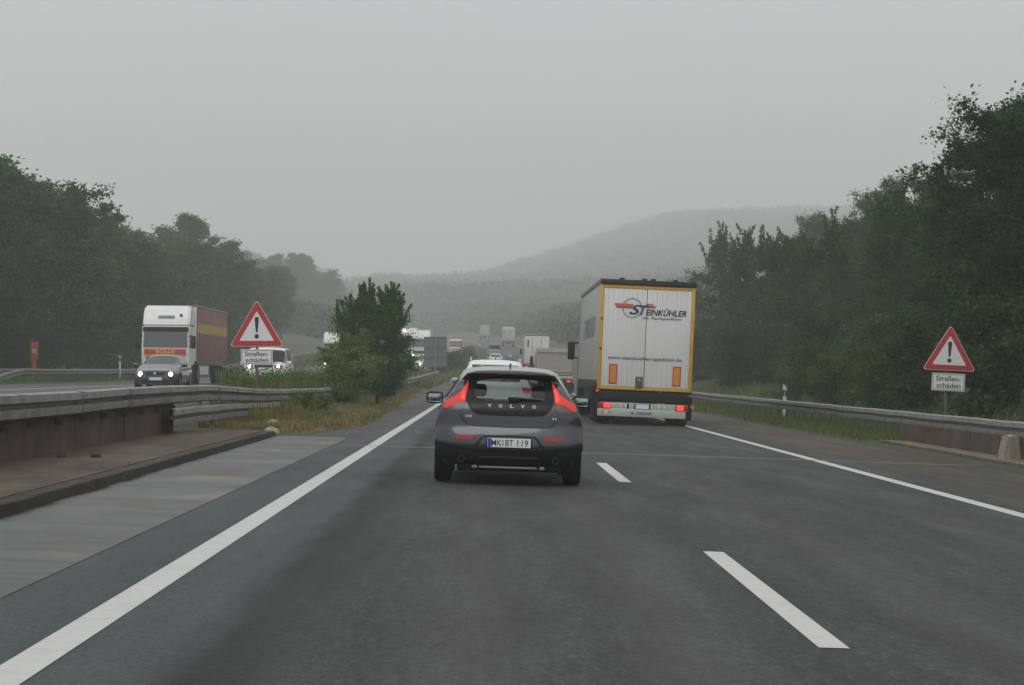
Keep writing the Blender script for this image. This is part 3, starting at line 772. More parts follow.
# ------------------------------------------------------------------ vehicles: shared shapes
def lerp2(A, B, t): return [(a[0]+(b[0]-a[0])*t, a[1]+(b[1]-a[1])*t) for a, b in zip(A, B)]
def outline(w, r, H, zb, zs=.19, rake=1.0):
    wb = w*.955
    L = lambda t: (r + (wb-r)*t, (H-.085)+(zb-(H-.085))*t)
    return [(0, H), (.5*r, H-.008), (.84*r, H-.032), (r, H-.085), L(.36), L(.70), (wb, zb), (w*.985, zb-.08),
            (w, zb-.20), (w, (zb+.25)*.5+.02), (w*.995, .40), (w*.94, zs+.08), (w*.82, zs), (0, zs)]
def ring(half):
    """closed loop: right half from top to bottom, then the left half back up"""
    return list(half) + [(-x, z) for x, z in half[-2:0:-1]]
def inpoly(p, poly):
    x, z = p; c = False; n = len(poly)
    for i in range(n):
        x0, z0 = poly[i]; x1, z1 = poly[i-1]
        if (z0 > z) != (z1 > z) and x < (x1-x0)*(z-z0)/(z1-z0)+x0: c = not c
    return c
def resample(poly, h):
    out = []
    for i in range(len(poly)):
        a, b = poly[i], poly[(i+1) % len(poly)]; d = math.hypot(a[0]-b[0], a[1]-b[1]); n = max(1, int(d/h))
        out += [(a[0]+(b[0]-a[0])*k/n, a[1]+(b[1]-a[1])*k/n) for k in range(n)]
    return out
def smoothpoly(poly, it=2):
    for _ in range(it):
        q = []
        for i in range(len(poly)):
            a, b = poly[i], poly[(i+1) % len(poly)]
            q += [(a[0]*.75+b[0]*.25, a[1]*.75+b[1]*.25), (a[0]*.25+b[0]*.75, a[1]*.25+b[1]*.75)]
        poly = q
    return poly
def mirror(poly): return [(-x, z) for x, z in poly[::-1]]
def patches(loop, regions, ypos, h=.05):
    """cut the face bounded by loop along the region outlines; returns {name: (verts, tris)}; first region that holds a triangle wins"""
    V, E = [], []
    def add(poly):
        s = len(V); V.extend(Vector(p) for p in poly); n = len(poly)
        E.extend((s+i, s+(i+1) % n) for i in range(n))
    add(loop)
    for nm, poly, off in regions: add(resample(poly, h))
    xs = [p[0] for p in loop]; zs = [p[1] for p in loop]
    x = min(xs)+h*.37
    while x < max(xs):
        z = min(zs)+h*.41
        while z < max(zs):
            p = (x + .003*math.sin(z*91), z + .003*math.sin(x*83))
            if inpoly(p, loop): V.append(Vector(p))
            z += h
        x += h
    vo, eo, fo, *_ = delaunay_2d_cdt(V, E, [], 0, 1e-4)
    out = {}
    for f in fo:
        cx = sum(vo[i].x for i in f)/3; cz = sum(vo[i].y for i in f)/3
        if not inpoly((cx, cz), loop): continue
        nm, off = 'body', 0
        for n_, poly, o_ in regions:
            if inpoly((cx, cz), poly): nm, off = n_, o_; break
        vs, fs = out.setdefault((nm, off), ({}, []))
        for i in f: vs.setdefault(i, len(vs))
        fs.append([vs[i] for i in f])
    res = {}
    for (nm, off), (vs, fs) in out.items():
        res[nm] = ([ypos(vo[i].x, vo[i].y, off) for i in vs], fs)
    return res
def pts_mesh(name, V, Fc, m, parent, angle=50):
    me = bpy.data.meshes.new(name); me.from_pydata(V, [], Fc); me.update(); me.shade_smooth(); me.set_sharp_from_angle(angle=R(angle))
    return link(name, me, m, parent)

tyre_cache = {}
def wheel(parent, x, y, r, w, side, name='wheel', rimr=.66, spokes=5):
    key = (r, w, rimr, spokes)
    if key not in tyre_cache:
        h = w/2
        t = MB().lathe([(-h*.7, r*rimr), (-h, r*.80), (-h*.96, r*.93), (-h*.7, r*.995), (0, r), (h*.7, r*.995), (h*.96, r*.93), (h, r*.80), (h*.7, r*rimr)], (0, 0, 0), 'x', 32)
        tm = t.mesh('wheel', 30); tm.materials.append(M['rubber'])
        b = MB(); b.lathe([(h*.72, r*rimr), (h*.78, r*(rimr-.05)), (h*.45, r*(rimr-.10)), (h*.45, r*.15), (h*.75, r*.14), (h*.75, 0)], (0, 0, 0), 'x', 28)
        for k in range(spokes):
            a = 2*math.pi*k/spokes
            b.tube([(h*.66, math.cos(a)*r*.12, math.sin(a)*r*.12), (h*.60, math.cos(a)*r*(rimr-.06), math.sin(a)*r*(rimr-.06))], [r*.09, r*.07], 6)
        rm = b.mesh('rim', 30); rm.materials.append(M['rim'])
        tyre_cache[key] = (tm, rm)
    tm, rm = tyre_cache[key]
    o = link(name, tm, None, parent); o.location = (x, y, r); o.rotation_euler = (0, 0, 0 if side > 0 else math.pi)
    link('rim', rm, None, o)
    return o
def car_body(root, paint, L, rear, mid, cowl, front, yr, yf, reg_r, reg_f, mats, y_roof0=1.0, y_roof1=2.15, y_cowl=3.05, y_hood=3.9,
             axles=(.78, 3.35), wr=.33, glassm='glass', roofm=None, hoodz=None, rearm=None, frontm=None, side_to=None, h=.05):
    """lofted shell with a cut rear face and a cut front face"""
    n = 26
    nose = hoodz or lerp2(cowl, front, .75)
    st = [('s', rear), (y_roof0, mid), ((y_roof0+y_roof1)/2, mid), (y_roof1, mid), (y_cowl, cowl), (y_hood, nose), ('e', front)]
    def pos(i, k):
        y, half = st[i]; x, z = ring(half)[k]
        yy = yr(x, z) if y == 's' else (L - yf(x, z) if y == 'e' else y)
        return Vector((x, yy, z))
    rows = []; tags_ = []
    for i in range(len(st)-1):
        sub = 6 if i in (0, 3, 5) else 5
        for j in range(sub):
            t = j/sub; rows.append([pos(i, k).lerp(pos(i+1, k), t) for k in range(n)]); tags_.append((i, t))
    rows.append([pos(len(st)-1, k) for k in range(n)]); tags_.append((len(st)-1, 0))
    for r_ in rows[1:-1]:                      # wheel arches
        for v in r_:
            for ay in axles:
                d = abs(v.y-ay)
                if d < wr+.05 and abs(v.x) > .3:
                    zz = wr + math.sqrt((wr+.05)**2-d*d)
                    if v.z < zz: v.z = zz
    body, sg, ws = [], [], []
    for a in range(len(rows)-1):
        i, t = tags_[a]
        for k in range(n):
            k2 = (k+1) % n; kk = k if k < 13 else 25-k; f = (a*n+k, a*n+k2, (a+1)*n+k2, (a+1)*n+k)
            ya = rows[a][k].y
            if i == 3 and .05 < t and kk <= 2: ws.append(f)
            elif kk in (3, 4, 5) and ((i == 3 and t < .7) or (i in (1, 2) and not (i == 2 and t == .8)) or (i == 0 and t >= (side_to or .45))): sg.append(f)
            else: body.append(f)
    V = [v for r_ in rows for v in r_]
    def part(name, fs, m):
        ids = {}; F2 = [[ids.setdefault(q, len(ids)) for q in f] for f in fs]
        return pts_mesh(name, [V[q] for q in ids], F2, m, root)
    rl = ring(rear); fl = ring(front)
    pr = patches(rl, reg_r, lambda x, z, o: (x, yr(x, z)-o, z), h)
    pf = patches(fl, reg_f, lambda x, z, o: (x, L-yf(x, z)+o, z), h)
    b0 = part('body', body, paint)
    # the faces left as paint join the body mesh
    def merge(o, vs, fs, flip=False):
        bm = bmesh.new(); bm.from_mesh(o.data); q = [bm.verts.new(v) for v in vs]
        for f in fs:
            try: bm.faces.new([q[i] for i in (f[::-1] if flip else f)])
            except ValueError: pass
        bmesh.ops.remove_doubles(bm, verts=bm.verts, dist=.0006)
        bmesh.ops.recalc_face_normals(bm, faces=bm.faces)
        bm.to_mesh(o.data); bm.free(); o.data.shade_smooth(); o.data.set_sharp_from_angle(angle=R(40))
    if 'body' in pr: merge(b0, *pr['body'])
    if 'body' in pf: merge(b0, *pf['body'], True)
    part('windscreen', ws, M[glassm])
    lft = [f for f in sg if V[f[0]].x < 0]; rgt = [f for f in sg if V[f[0]].x >= 0]
    part('side_window', lft, M[glassm]); part('side_window', rgt, M[glassm])
    for P, flip in ((pr, False), (pf, True)):
        for nm, (vs, fs) in P.items():
            if nm == 'body': continue
            pts_mesh(nm.split('.')[0], vs, [f[::-1] for f in fs] if flip else fs, mats[nm.split('.')[0]], root)
    # roof lining, floor and seats
    z0 = mid[0][1]
    MB().box(-mid[9][0]+.1, mid[9][0]-.1, .5, L-.6, .22, .34, .03).build('floor_pan', M['interior'], root)
    wb = mid[6][0]
    for x in (-wb*.45, wb*.45):
        b = MB(); y = y_roof1-.15
        b.box(x-.24, x+.24, y-.1, y+.42, .42, .60, .06); b.box(x-.24, x+.24, y-.18, y-.02, .5, z0-.42, .06); b.box(x-.10, x+.10, y-.17, y-.06, z0-.40, z0-.235, .05)
        b.build('seat', M['interior'], root)
    b = MB(); b.box(-wb+.18, wb-.18, y_roof0+.1, y_roof0+.24, .4, z0-.55, .05)
    for x in (-.42, .42): b.box(x-.12, x+.12, y_roof0+.12, y_roof0+.22, z0-.55, z0-.42, .04)
    b.build('rear_bench', M['interior'], root)
    MB().box(-wb+.12, wb-.12, y_cowl-.75, y_cowl-.1, mid[6][1]-.32, mid[6][1]-.07, .08).build('dashboard', M['interior'], root)
    for ay in axles:
        for s in (-1, 1): wheel(root, s*(mid[9][0]-.105), ay, wr, .215, s)
    return b0
def mirrors(root, w, y, z, paint, face=None):
    for s in (-1, 1):
        b = MB(); b.box(s*(w+.075)-.115, s*(w+.075)+.115, y-.055, y+.09, z-.08, z+.08, .05, 3)
        b.tube([(s*(w-.06), y+.04, z-.06), (s*(w+.03), y+.03, z-.03)], .025, 8)
        o = b.build('door_mirror', paint, root)
        MB().box(s*(w+.075)-.095, s*(w+.075)+.095, y-.062, y-.053, z-.06, z+.06, .02, 2).build('mirror_glass', M['mirror'], o)
def number_plate(root, text, y, z, w=.52, h=.11, face=-1, strip=True, tilt=0):
    b = MB().box(-w/2, w/2, -.004, .004, -h/2, h/2, .002, 1)
    p = b.build('number_plate', M['sign_white'], root); p.location = (0, y, z); p.rotation_euler = (tilt, 0, 0 if face < 0 else math.pi)
    MB().box(-w/2-.012, w/2+.012, -.001, .012, -h/2-.012, h/2+.012, .003, 1).build('plate_frame', M['black'], p)
    if strip: MB().box(-w/2+.004, -w/2+.046, -.0065, -.004, -h/2+.004, h/2-.004).build('blue_strip', M['eu_blue'], p)
    if text:
        for s, x, ww in text:
            lettering(s, M['sign_black'], p, (x, -.0065, 0), ww, h*.68, bold=.003)
    return p
def lamp_glow(root, name, x, y, z, r, m, face=1, depth=.03):
    b = MB().lathe([(0, 0), (depth*.2, r*.6), (0, r*.85), (-depth, r)], (0, 0, 0), 'y', 20)
    o = b.build(name, m, root); o.location = (x, y, z); o.rotation_euler = (0, 0, 0 if face > 0 else math.pi)
    return o
M['mirror'] = mat('mirror glass', (.30, .34, .36), .06, 1.0, var=.02)
M['paint_grey'] = mat('grey metallic paint', (.029, .034, .041), .30, .6, var=.04, scale=1.2, coat=1.0)
M['paint_white'] = mat('white car paint', (.72, .73, .73), .3, .0, var=.03, coat=.7)
M['paint_dark'] = mat('anthracite car paint', (.05, .054, .056), .3, .4, var=.04, coat=.8)
M['paint_silver'] = mat('silver car paint', (.42, .43, .44), .35, .6, var=.04, coat=.7)
M['plate_green'] = mat('greenish plate', (.42, .47, .40), .4)
M['gloss_black'] = mat('gloss black panel', (.007, .007, .008), .30, spec=.22)
M['badge'] = mat('pale chrome badge', (.75, .75, .75), .4)

def on_road(x_px, D, zf=zroad): return ((x_px-488)*D/F, D)
def seat_on(name, x, D, zf, rz=0, **kw):
    roll = math.atan((zf(x-.5, D) - zf(x+.5, D)))
    pit = math.atan((zf(x, D+2)-zf(x, D-2))/4)
    return empty(name, (x, D, zf(x, D)+.004), (pit if abs(rz) < 1 else -pit, roll if abs(rz) < 1 else -roll, rz), **kw)

# ------------------------------------------------------------------ the grey hatchback ahead
def grey_hatchback():
    root = seat_on('hatchback_car', .235, 27.0, zroad, label='dark grey hatchback with its brake lights lit driving straight ahead', cat='car')
    rear = [(0, 1.382), (.24, 1.378), (.43, 1.366), (.535, 1.335), (.60, 1.255), (.685, 1.135), (.775, 1.015), (.822, .935), (.862, .83), (.893, .66), (.896, .46), (.855, .34), (.70, .255), (0, .235)]
    mid = outline(.898, .60, 1.44, .96, .20); mid[3] = (.60, 1.365)
    cowl = [(0, 1.0), (.3, .995), (.55, .985), (.70, .965), (.76, .955), (.82, .94), (.86, .92), (.885, .88), (.898, .78), (.90, .6), (.895, .40), (.85, .27), (.74, .19), (0, .19)]
    front = [(0, .74), (.25, .735), (.45, .72), (.58, .70), (.66, .68), (.72, .66), (.76, .63), (.79, .60), (.80, .55), (.80, .47), (.79, .38), (.74, .27), (.6, .20), (0, .19)]
    zs = [.2, .30, .42, .55, .64, .70, .80, .90, .97, 1.05, 1.15, 1.255, 1.335, 1.382]
    ys = [.16, .05, .0, .0, .03, .06, .070, .085, .12, .20, .33, .49, .395, .44]
    pf_ = hermite(zs, ys)
    yr = lambda x, z: pf_(z) + .05*(abs(x)/.9)**2 + .16*(min(abs(x)/.9, 1))**7
    yf = lambda x, z: .10*(abs(x)/.8)**2 + .30*(min(abs(x)/.8, 1))**4 + .25*max(0, z-.55)
    S = 357.0
    def px(*pts): return [((x-377)/S, (621-y + (x-377)*.033)/S) for x, y in pts]      # traced proportions, tilt taken out
    sym = lambda pts: pts + [(754-x, y + (754-2*x)*.033*1.0) for x, y in pts[::-1]]
    spoiler = px(*sym([(192, 168), (205, 153), (290, 150), (377, 149)]))
    spoiler = [(-.50, 1.262), (-.515, 1.30), (-.485, 1.342), (-.30, 1.352), (0, 1.356), (.30, 1.352), (.485, 1.342), (.515, 1.30), (.50, 1.262), (.45, 1.248), (.30, 1.275), (0, 1.285), (-.30, 1.275), (-.45, 1.248)]
    pane = [(-.415, 1.20), (-.40, 1.248), (-.30, 1.272), (0, 1.282), (.30, 1.272), (.40, 1.248), (.415, 1.20), (.43, 1.06), (.36, 1.02), (.18, 1.005), (0, 1.00), (-.18, 1.005), (-.36, 1.02), (-.43, 1.06)]
    panel = [(-.50, 1.245), (-.46, 1.32), (0, 1.34), (.46, 1.32), (.50, 1.245), (.528, 1.10), (.535, 1.02), (.50, .93), (.44, .865), (.38, .838), (0, .832), (-.38, .838), (-.44, .865), (-.50, .93), (-.535, 1.02), (-.528, 1.10)]
    lampR = [(.508, 1.245), (.535, 1.225), (.565, 1.16), (.63, 1.085), (.715, 1.035), (.775, 1.00), (.800, .955), (.808, .915), (.765, .905), (.73, .93), (.66, .985), (.575, .995), (.545, .99), (.54, 1.04), (.533, 1.10), (.512, 1.18)]
    lampC = [(.548, .987), (.585, .992), (.66, .982), (.728, .928), (.76, .905), (.69, .892), (.60, .893), (.55, .925)]
    refl = [(.395, .602), (.63, .592), (.655, .575), (.64, .548), (.47, .540), (.43, .560)]
    seam_o = [(-.605, .835), (-.575, .78), (-.52, .718), (-.46, .700), (0, .692), (.46, .700), (.52, .718), (.575, .78), (.60, .835), (.588, .84), (.560, .790), (.508, .733), (.454, .716), (0, .708), (-.454, .716), (-.508, .733), (-.560, .790), (-.588, .84)]
    plate_bezel = [(-.30, .60), (0, .605), (.30, .60), (.335, .575), (.44, .445), (.43, .430), (.405, .435), (.315, .565), (.28, .583), (0, .587), (-.28, .583), (-.315, .565), (-.405, .435), (-.43, .430), (-.44, .445), (-.335, .575)]
    low = [(-.91, .50), (-.74, .475), (-.55, .452), (-.43, .43), (0, .42), (.43, .43), (.55, .452), (.74, .475), (.91, .50), (.95, .1), (-.95, .1)]
    regs = [('rear_spoiler', smoothpoly(spoiler, 1), .004), ('rear_window', smoothpoly(pane, 1), .002), ('tailgate_panel', smoothpoly(panel, 1), .001),
            ('tail_light', smoothpoly(lampR, 1), .010), ('tail_light.l', mirror(smoothpoly(lampR, 1)), .010),
            ('reversing_light', smoothpoly(lampC, 1), .006), ('reversing_light.l', mirror(smoothpoly(lampC, 1)), .006),
            ('rear_reflector', refl, .004), ('rear_reflector.l', mirror(refl), .004),
            ('tailgate_seam', seam_o, -.004), ('plate_recess', plate_bezel, -.006), ('lower_bumper', low, -.012)]
    mats = {'rear_spoiler': M['gloss_black'], 'rear_window': M['glass_rear'], 'tailgate_panel': M['gloss_black'], 'tail_light': M['lamp_tail'], 'reversing_light': M['lamp_clear'],
            'rear_reflector': M['lamp_red_off'], 'tailgate_seam': M['crack'], 'plate_recess': M['black'], 'lower_bumper': M['black'], 'headlight': M['lamp_clear'], 'grille': M['black'], 'bumper_grille': M['black']}
    fr = [('headlight', [(.42, .66), (.70, .69), (.75, .64), (.72, .58), (.45, .59)], .005), ('headlight.l', mirror([(.42, .66), (.70, .69), (.75, .64), (.72, .58), (.45, .59)]), .005),
          ('grille', [(-.36, .66), (.36, .66), (.32, .50), (-.32, .50)], .003), ('bumper_grille', [(-.6, .40), (.6, .40), (.5, .26), (-.5, .26)], .002)]
    car_body(root, M['paint_grey'], 4.37, rear, mid, cowl, front, yr, yf, regs, fr, mats, y_roof0=1.5, y_roof1=2.25, y_cowl=3.15, y_hood=3.85, axles=(.86, 3.5), wr=.322, h=.035, side_to=.5)
    # hot cores inside the tail lights
    for s in (-1, 1):
        b = MB()
        pl = [(.532, 1.195), (.548, 1.17), (.575, 1.11), (.60, 1.03), (.552, 1.02), (.545, 1.07), (.540, 1.12)]
        pl = pl if s > 0 else mirror(pl)
        vs = [(x, yr(x, z)-.018, z) for x, z in pl]
        b.bm.faces.new([b.bm.verts.new(v) for v in vs]); b.build('brake_lamp', M['lamp_red_hot'], root)
    # lower bumper: light strip, tow eye covers and tail pipes
    MB().box(-.355, .345, .05, .10, .205, .228, .008).build('bumper_strip', M['galv'], root)
    MB().box(-.36, .36, .01, .05, .33, .345, .006).build('bumper_rib', M['chassis'], root)
    MB().box(-.62, .62, .22, 1.0, .16, .26, .02).build('underbody', M['black'], root)
    for x in (-.565, .565):
        MB().lathe([(.04, .030), (-.02, .046), (-.03, .046), (-.03, .036), (.10, .034), (.10, 0)], (x, .02, .31), 'y', 20).build('tail_pipe', M['chassis'], root)
        MB().box(x*.72-.03, x*.72+.03, .05, .10, .20, .235, .008).build('bracket', M['galv'], root)
    # wiper
    b = MB(); b.tube([(.01, yr(.01, 1.03)-.03, 1.03), (.12, yr(.12, 1.045)-.025, 1.045), (.37, yr(.37, 1.035)-.02, 1.035)], [.028, .016, .008], 8)
    b.box(-.03, .10, yr(0, 1.03)-.05, yr(0, 1.03)+.0, 1.005, 1.065, .018); b.build('rear_wiper', M['black'], root)
    # lettering across the black panel
    for ch, x in zip('VOLVO', (-.247, -.115, .022, .152, .290)):
        lettering(ch, M['badge'], root, (x, yr(x, .955)-.014, .955), .046, .042, bold=.04)
    lettering('V40', M['badge'], root, (-.50, yr(-.50, .822)-.008, .822), .085, .028, bold=.01)
    lettering('T3', M['badge'], root, (.535, yr(.535, .83)-.01, .815), .06, .024, bold=.01)
    number_plate(root, [('MK', -.150, .122), ('BT', .005, .095), ('119', .165, .13)], -.022, .515)
    for i, z in enumerate((.535, .498)):
        o = MB().lathe([(-.0075, 0), (-.0075, .014), (0, .014)], (-.074, -.022, z), 'y', 14).build('plate_seal', M['greyblue'], root)
    mirrors(root, .90, 2.98, 1.0, M['black'])
    b = MB(); b.prism([(1.35, 1.425), (1.43, 1.475), (1.45, 1.475), (1.55, 1.43)], 'x', -.012, .012); b.build('roof_antenna', M['black'], root)
    return root
M['lamp_tail'] = emit('lit tail lamp', (1.0, .035, .022), .20, (.45, .02, .015))
grey_hatchback()

# ------------------------------------------------------------------ other cars
def simple_car(name, label, cat, x, D, zf, rz, paint, L=4.5, w=.9, r=.60, H=1.46, zb=.95, slope=.55, lit='rear', hood=1.0, hoodlen=1.1, plate=True, glassm='glass', rails=False, steep=False, group=None, wr=.32, lampm=None):
    if abs(rz) > 1: D = D+L      # placed by its front
    root = seat_on(name, x, D, zf, rz, label=label, cat=cat, group=group)
    rear = outline(w*.97, r*.92, H-.04, zb); mid = outline(w, r, H, zb)
    cowl = outline(w, r*.9, zb+.10, zb-.02); cowl = [(x_, min(z_, zb+.10)) for x_, z_ in cowl]
    cowl[3] = (r*1.05, zb+.06); cowl[4] = (w*.82, zb+.03); cowl[5] = (w*.9, zb+.0); cowl[2] = (r*.84, zb+.085)
    hz_ = hood*.78
    front = [(0, hz_), (.3*w, hz_-.005), (.52*w, hz_-.015), (.66*w, hz_-.035), (.76*w, hz_-.055), (.83*w, hz_-.08), (.89*w, hz_-.11), (.92*w, hz_-.15), (.93*w, hz_-.20), (.93*w, .46), (.92*w, .38), (.86*w, .27), (.7*w, .20), (0, .19)]
    pz = hermite([.19, .35, .55, .7, zb, zb+.1, H-.1, H], [.12, .0, .0, .05, .10, .16, .10+slope, .25+slope])
    yr = lambda a, z: pz(z) + .05*(abs(a)/w)**2 + .15*min(abs(a)/w, 1)**6
    yf = lambda a, z: .08*(abs(a)/w)**2 + .28*min(abs(a)/w, 1)**4 + .22*max(0, z-.5)
    lr = [(w*.72, zb-.03), (w*.945, zb-.06), (w*.96, zb-.19), (w*.74, zb-.17)]
    regs = [('rear_window', [(-r*.95, zb+.08), (-r*.86, H-.13), (r*.86, H-.13), (r*.95, zb+.08)], .002),
            ('tail_light', lr, .006), ('tail_light.l', mirror(lr), .006), ('lower_bumper', [(-w*1.1, .36), (w*1.1, .36), (w*1.1, .1), (-w*1.1, .1)], -.006)]
    hl = [(w*.48, hz_-.08), (w*.74, hz_-.085), (w*.86, hz_-.15), (w*.80, hz_-.24), (w*.50, hz_-.22)]
    fr = [('headlight', hl, .005), ('headlight.l', mirror(hl), .005), ('grille', [(-w*.44, hz_-.07), (w*.44, hz_-.07), (w*.42, hz_-.20), (-w*.42, hz_-.20)], .002),
          ('bumper_grille', [(-w*.6, .40), (w*.6, .40), (w*.55, .26), (-w*.55, .26)], .002)]
    mats = {'rear_window': M[glassm], 'tail_light': M['lamp_tail'] if lit == 'rear' else M['lamp_red_off'], 'lower_bumper': M['black'], 'grille': M['black'], 'bumper_grille': M['black'], 'headlight': M['lamp_clear']}
    car_body(root, paint, L, rear, mid, cowl, front, yr, yf, regs, fr, mats, y_roof0=.35+slope, y_roof1=L-hoodlen-1.15 if not steep else L-hoodlen-.75, y_cowl=L-hoodlen, y_hood=L-.42, axles=(.82, L-.9), wr=wr, glassm=glassm, side_to=.5, h=.08)
    if lit == 'front':
        for s in (-1, 1): lamp_glow(root, 'lit_headlight', s*w*.66, L-yf(w*.66, hz_-.15)+.03, hz_-.15, .085, lampm or M['headlight'], 1)
    if plate:
        number_plate(root, None, .0-.01, .62 if lit == 'rear' else .62)
        number_plate(root, None, L+.012, .42, face=1)
    mirrors(root, w, L-hoodlen-.25, zb+.05, paint)
    if rails:
        for s in (-1, 1):
            MB().tube([(s*r*.93, slope+.42, H-.04), (s*r*.92, slope+.50, H+.035), (s*r*.92, L-hoodlen-1.4, H+.035), (s*r*.93, L-hoodlen-1.3, H-.04)], .018, 8).build('roof_rail', M['silver'], root)
        MB().prism([(slope+.5, H-.01), (slope+.56, H+.05), (slope+.60, H+.05), (slope+.68, H)], 'x', -.012, .012).build('roof_antenna', M['black'], root)
    return root
simple_car('suv_car', 'white tall car with roof rails just in front of the grey hatchback', 'car', .13, 55, zroad, 0, M['paint_white'], L=4.6, w=.93, r=.66, H=1.68, zb=1.06, slope=.35, rails=True, glassm='glass', hood=1.2, wr=.36)
silver = simple_car('silver_car', 'small silver car in the left lane behind the grey green van', 'car', *on_road(495.5, 264), zroad, 0, M['paint_silver'], L=4.3)
opp = simple_car('estate_car', 'anthracite oncoming car with both headlights on, before the white lorry cab', 'car', *on_road(155.5, 87), zleft, math.pi, M['paint_dark'], L=4.6, w=.88, r=.57, H=1.38, zb=.90, hood=.96, lit='front', slope=.3, glassm='glass_dark')
bd = MB().lathe([(-.02, .055), (.012, .055), (.014, .045), (.014, 0)], (0, 4.66, .62), 'y', 20).build('badge', M['silver'], opp)
white_van = simple_car('delivery_van', 'white oncoming van half hidden behind the left warning sign plate', 'van', *on_road(263.5, 101), zleft, math.pi, M['white'], L=5.1, w=.97, r=.80, H=1.84, zb=1.08, slope=.1, lit='front', hood=1.42, hoodlen=.95, steep=True, glassm='glass_dark', lampm=M['headlight_warm'])
simple_car('minivan', 'grey green van seen from behind in the far left lane', 'van', *on_road(494.5, 322), zroad, 0, M['paint_van'] if 'paint_van' in M else mat('grey green van paint', (.20, .25, .23), .35, .3), L=4.9, w=.95, r=.80, H=2.0, zb=1.1, slope=.08, hood=1.4, hoodlen=.9, steep=True, glassm='glass_dark')
simple_car('oncoming_car', 'oncoming car with lit headlights beside the foot of the grey sign back', 'car', *on_road(414.5, 240), zleft, math.pi, M['paint_white'], L=4.4, lit='front', slope=.3, glassm='glass_dark')
simple_car('oncoming_car', 'farthest oncoming car with lit headlights high up the road behind the bush', 'car', *on_road(407, 430), zleft, math.pi, M['paint_silver'], L=4.4, lit='front', slope=.3, glassm='glass_dark')

# ------------------------------------------------------------------ lorries
def truck_wheels(root, ys, r=.5, w=.30, x=1.08, twin=()):
    for i, y in enumerate(ys):
        for s in (-1, 1):
            wheel(root, s*(x-.02), y, r, w if i not in twin else .55, s, rimr=.58, spokes=8)
def cab(root, y0, paint, zroof=3.1, face=1, fairing=None, w=1.22, visor=True, deflector=True):
    """cab-over tractor; y0 the plane of the windscreen, face +1 looks along +y, -1 along -y"""
    f = face
    Y = lambda d: y0 - f*d          # d metres behind the front
    def pr(poly, name, m, x0, x1, parent=root):
        b = MB(); b.prism([(Y(d), z) for d, z in poly], 'x', x0, x1)
        bmesh.ops.bevel(b.bm, geom=list(b.bm.edges), offset=.09 if name == 'roof_fairing' else .03, segments=2, affect='EDGES'); return b.build(name, m, parent)
    c = pr([(.10, .95), (.06, 1.25), (0, 1.75), (.12, 2.62), (.16, 2.9), (2.1, 2.9), (2.15, 1.05), (1.2, .95)], 'cab', paint, -w, w)
    if deflector: pr([(.17, 2.88), (.22, 3.1), (.55, 3.65), (.95, 3.93), (2.1, 3.95), (2.1, 2.88)], 'roof_fairing', fairing or paint, -w+.02, w-.02)
    if visor: pr([(-.02, 2.64), (-.02, 2.86), (.12, 2.86), (.12, 2.64)], 'sun_visor', M['black'], -w+.05, w-.05)
    ws = MB(); ws.quad((-w+.08, Y(-.012+.0), 1.85), (w-.08, Y(-.012), 1.85), (w-.12, Y(.075), 2.58), (-w+.12, Y(.075), 2.58)); ws.build('windscreen', M['screen'], root)
    for s in (-1, 1):
        sw = MB().box(s*(w+.004)-.006, s*(w+.004)+.006, min(Y(.25), Y(1.05)), max(Y(.25), Y(1.05)), 1.85, 2.5, .004, 1).build('side_window', M['screen'], root)
        m = MB().box(s*(w+.22)-.12, s*(w+.22)+.12, min(Y(.0), Y(.14)), max(Y(.0), Y(.14)), 1.80, 2.42, .05)
        m.tube([(s*(w-.05), Y(.1), 2.4), (s*(w+.2), Y(.08), 2.35)], .025, 6); m.tube([(s*(w-.05), Y(.1), 1.85), (s*(w+.2), Y(.08), 1.88)], .025, 6)
        m.build('wing_mirror', M['black'], root)
    pr([(-.02, .38), (-.05, .7), (.02, .98), (.5, .98), (.55, .38)], 'bumper', paint, -w-.01, w+.01)
    MB().box(-w+.25, w-.25, min(Y(-.01), Y(.06)), max(Y(-.01), Y(.06)), 1.05, 1.36, .01).build('grille', M['black'], root)
    MB().box(-w+.4, w-.4, min(Y(-.065), Y(0)), max(Y(-.065), Y(0)), .42, .62, .01).build('bumper_grille', M['black'], root)
    return c
def head_lamps(root, x, y, z, r, m, face=-1):
    for s in (-1, 1): lamp_glow(root, 'lit_headlight', s*x, y, z, r, m, face)
M['screen'] = mat('dark lorry windscreen', (.05, .06, .06), .06, var=.3, coat=1.0)
M['curtain'] = mat('pale lorry curtain', (.46, .46, .44), .5, var=.12, scale=1.0, dirt=(.24, .23, .21), dirt_amt=.45)
M['door_white'] = mat('white lorry door', (.68, .685, .67), .35, var=.04, scale=1, dirt=(.50, .48, .44), dirt_amt=.4)
M['lorry_black'] = mat('black rubber seal', (.012, .014, .014), .5)
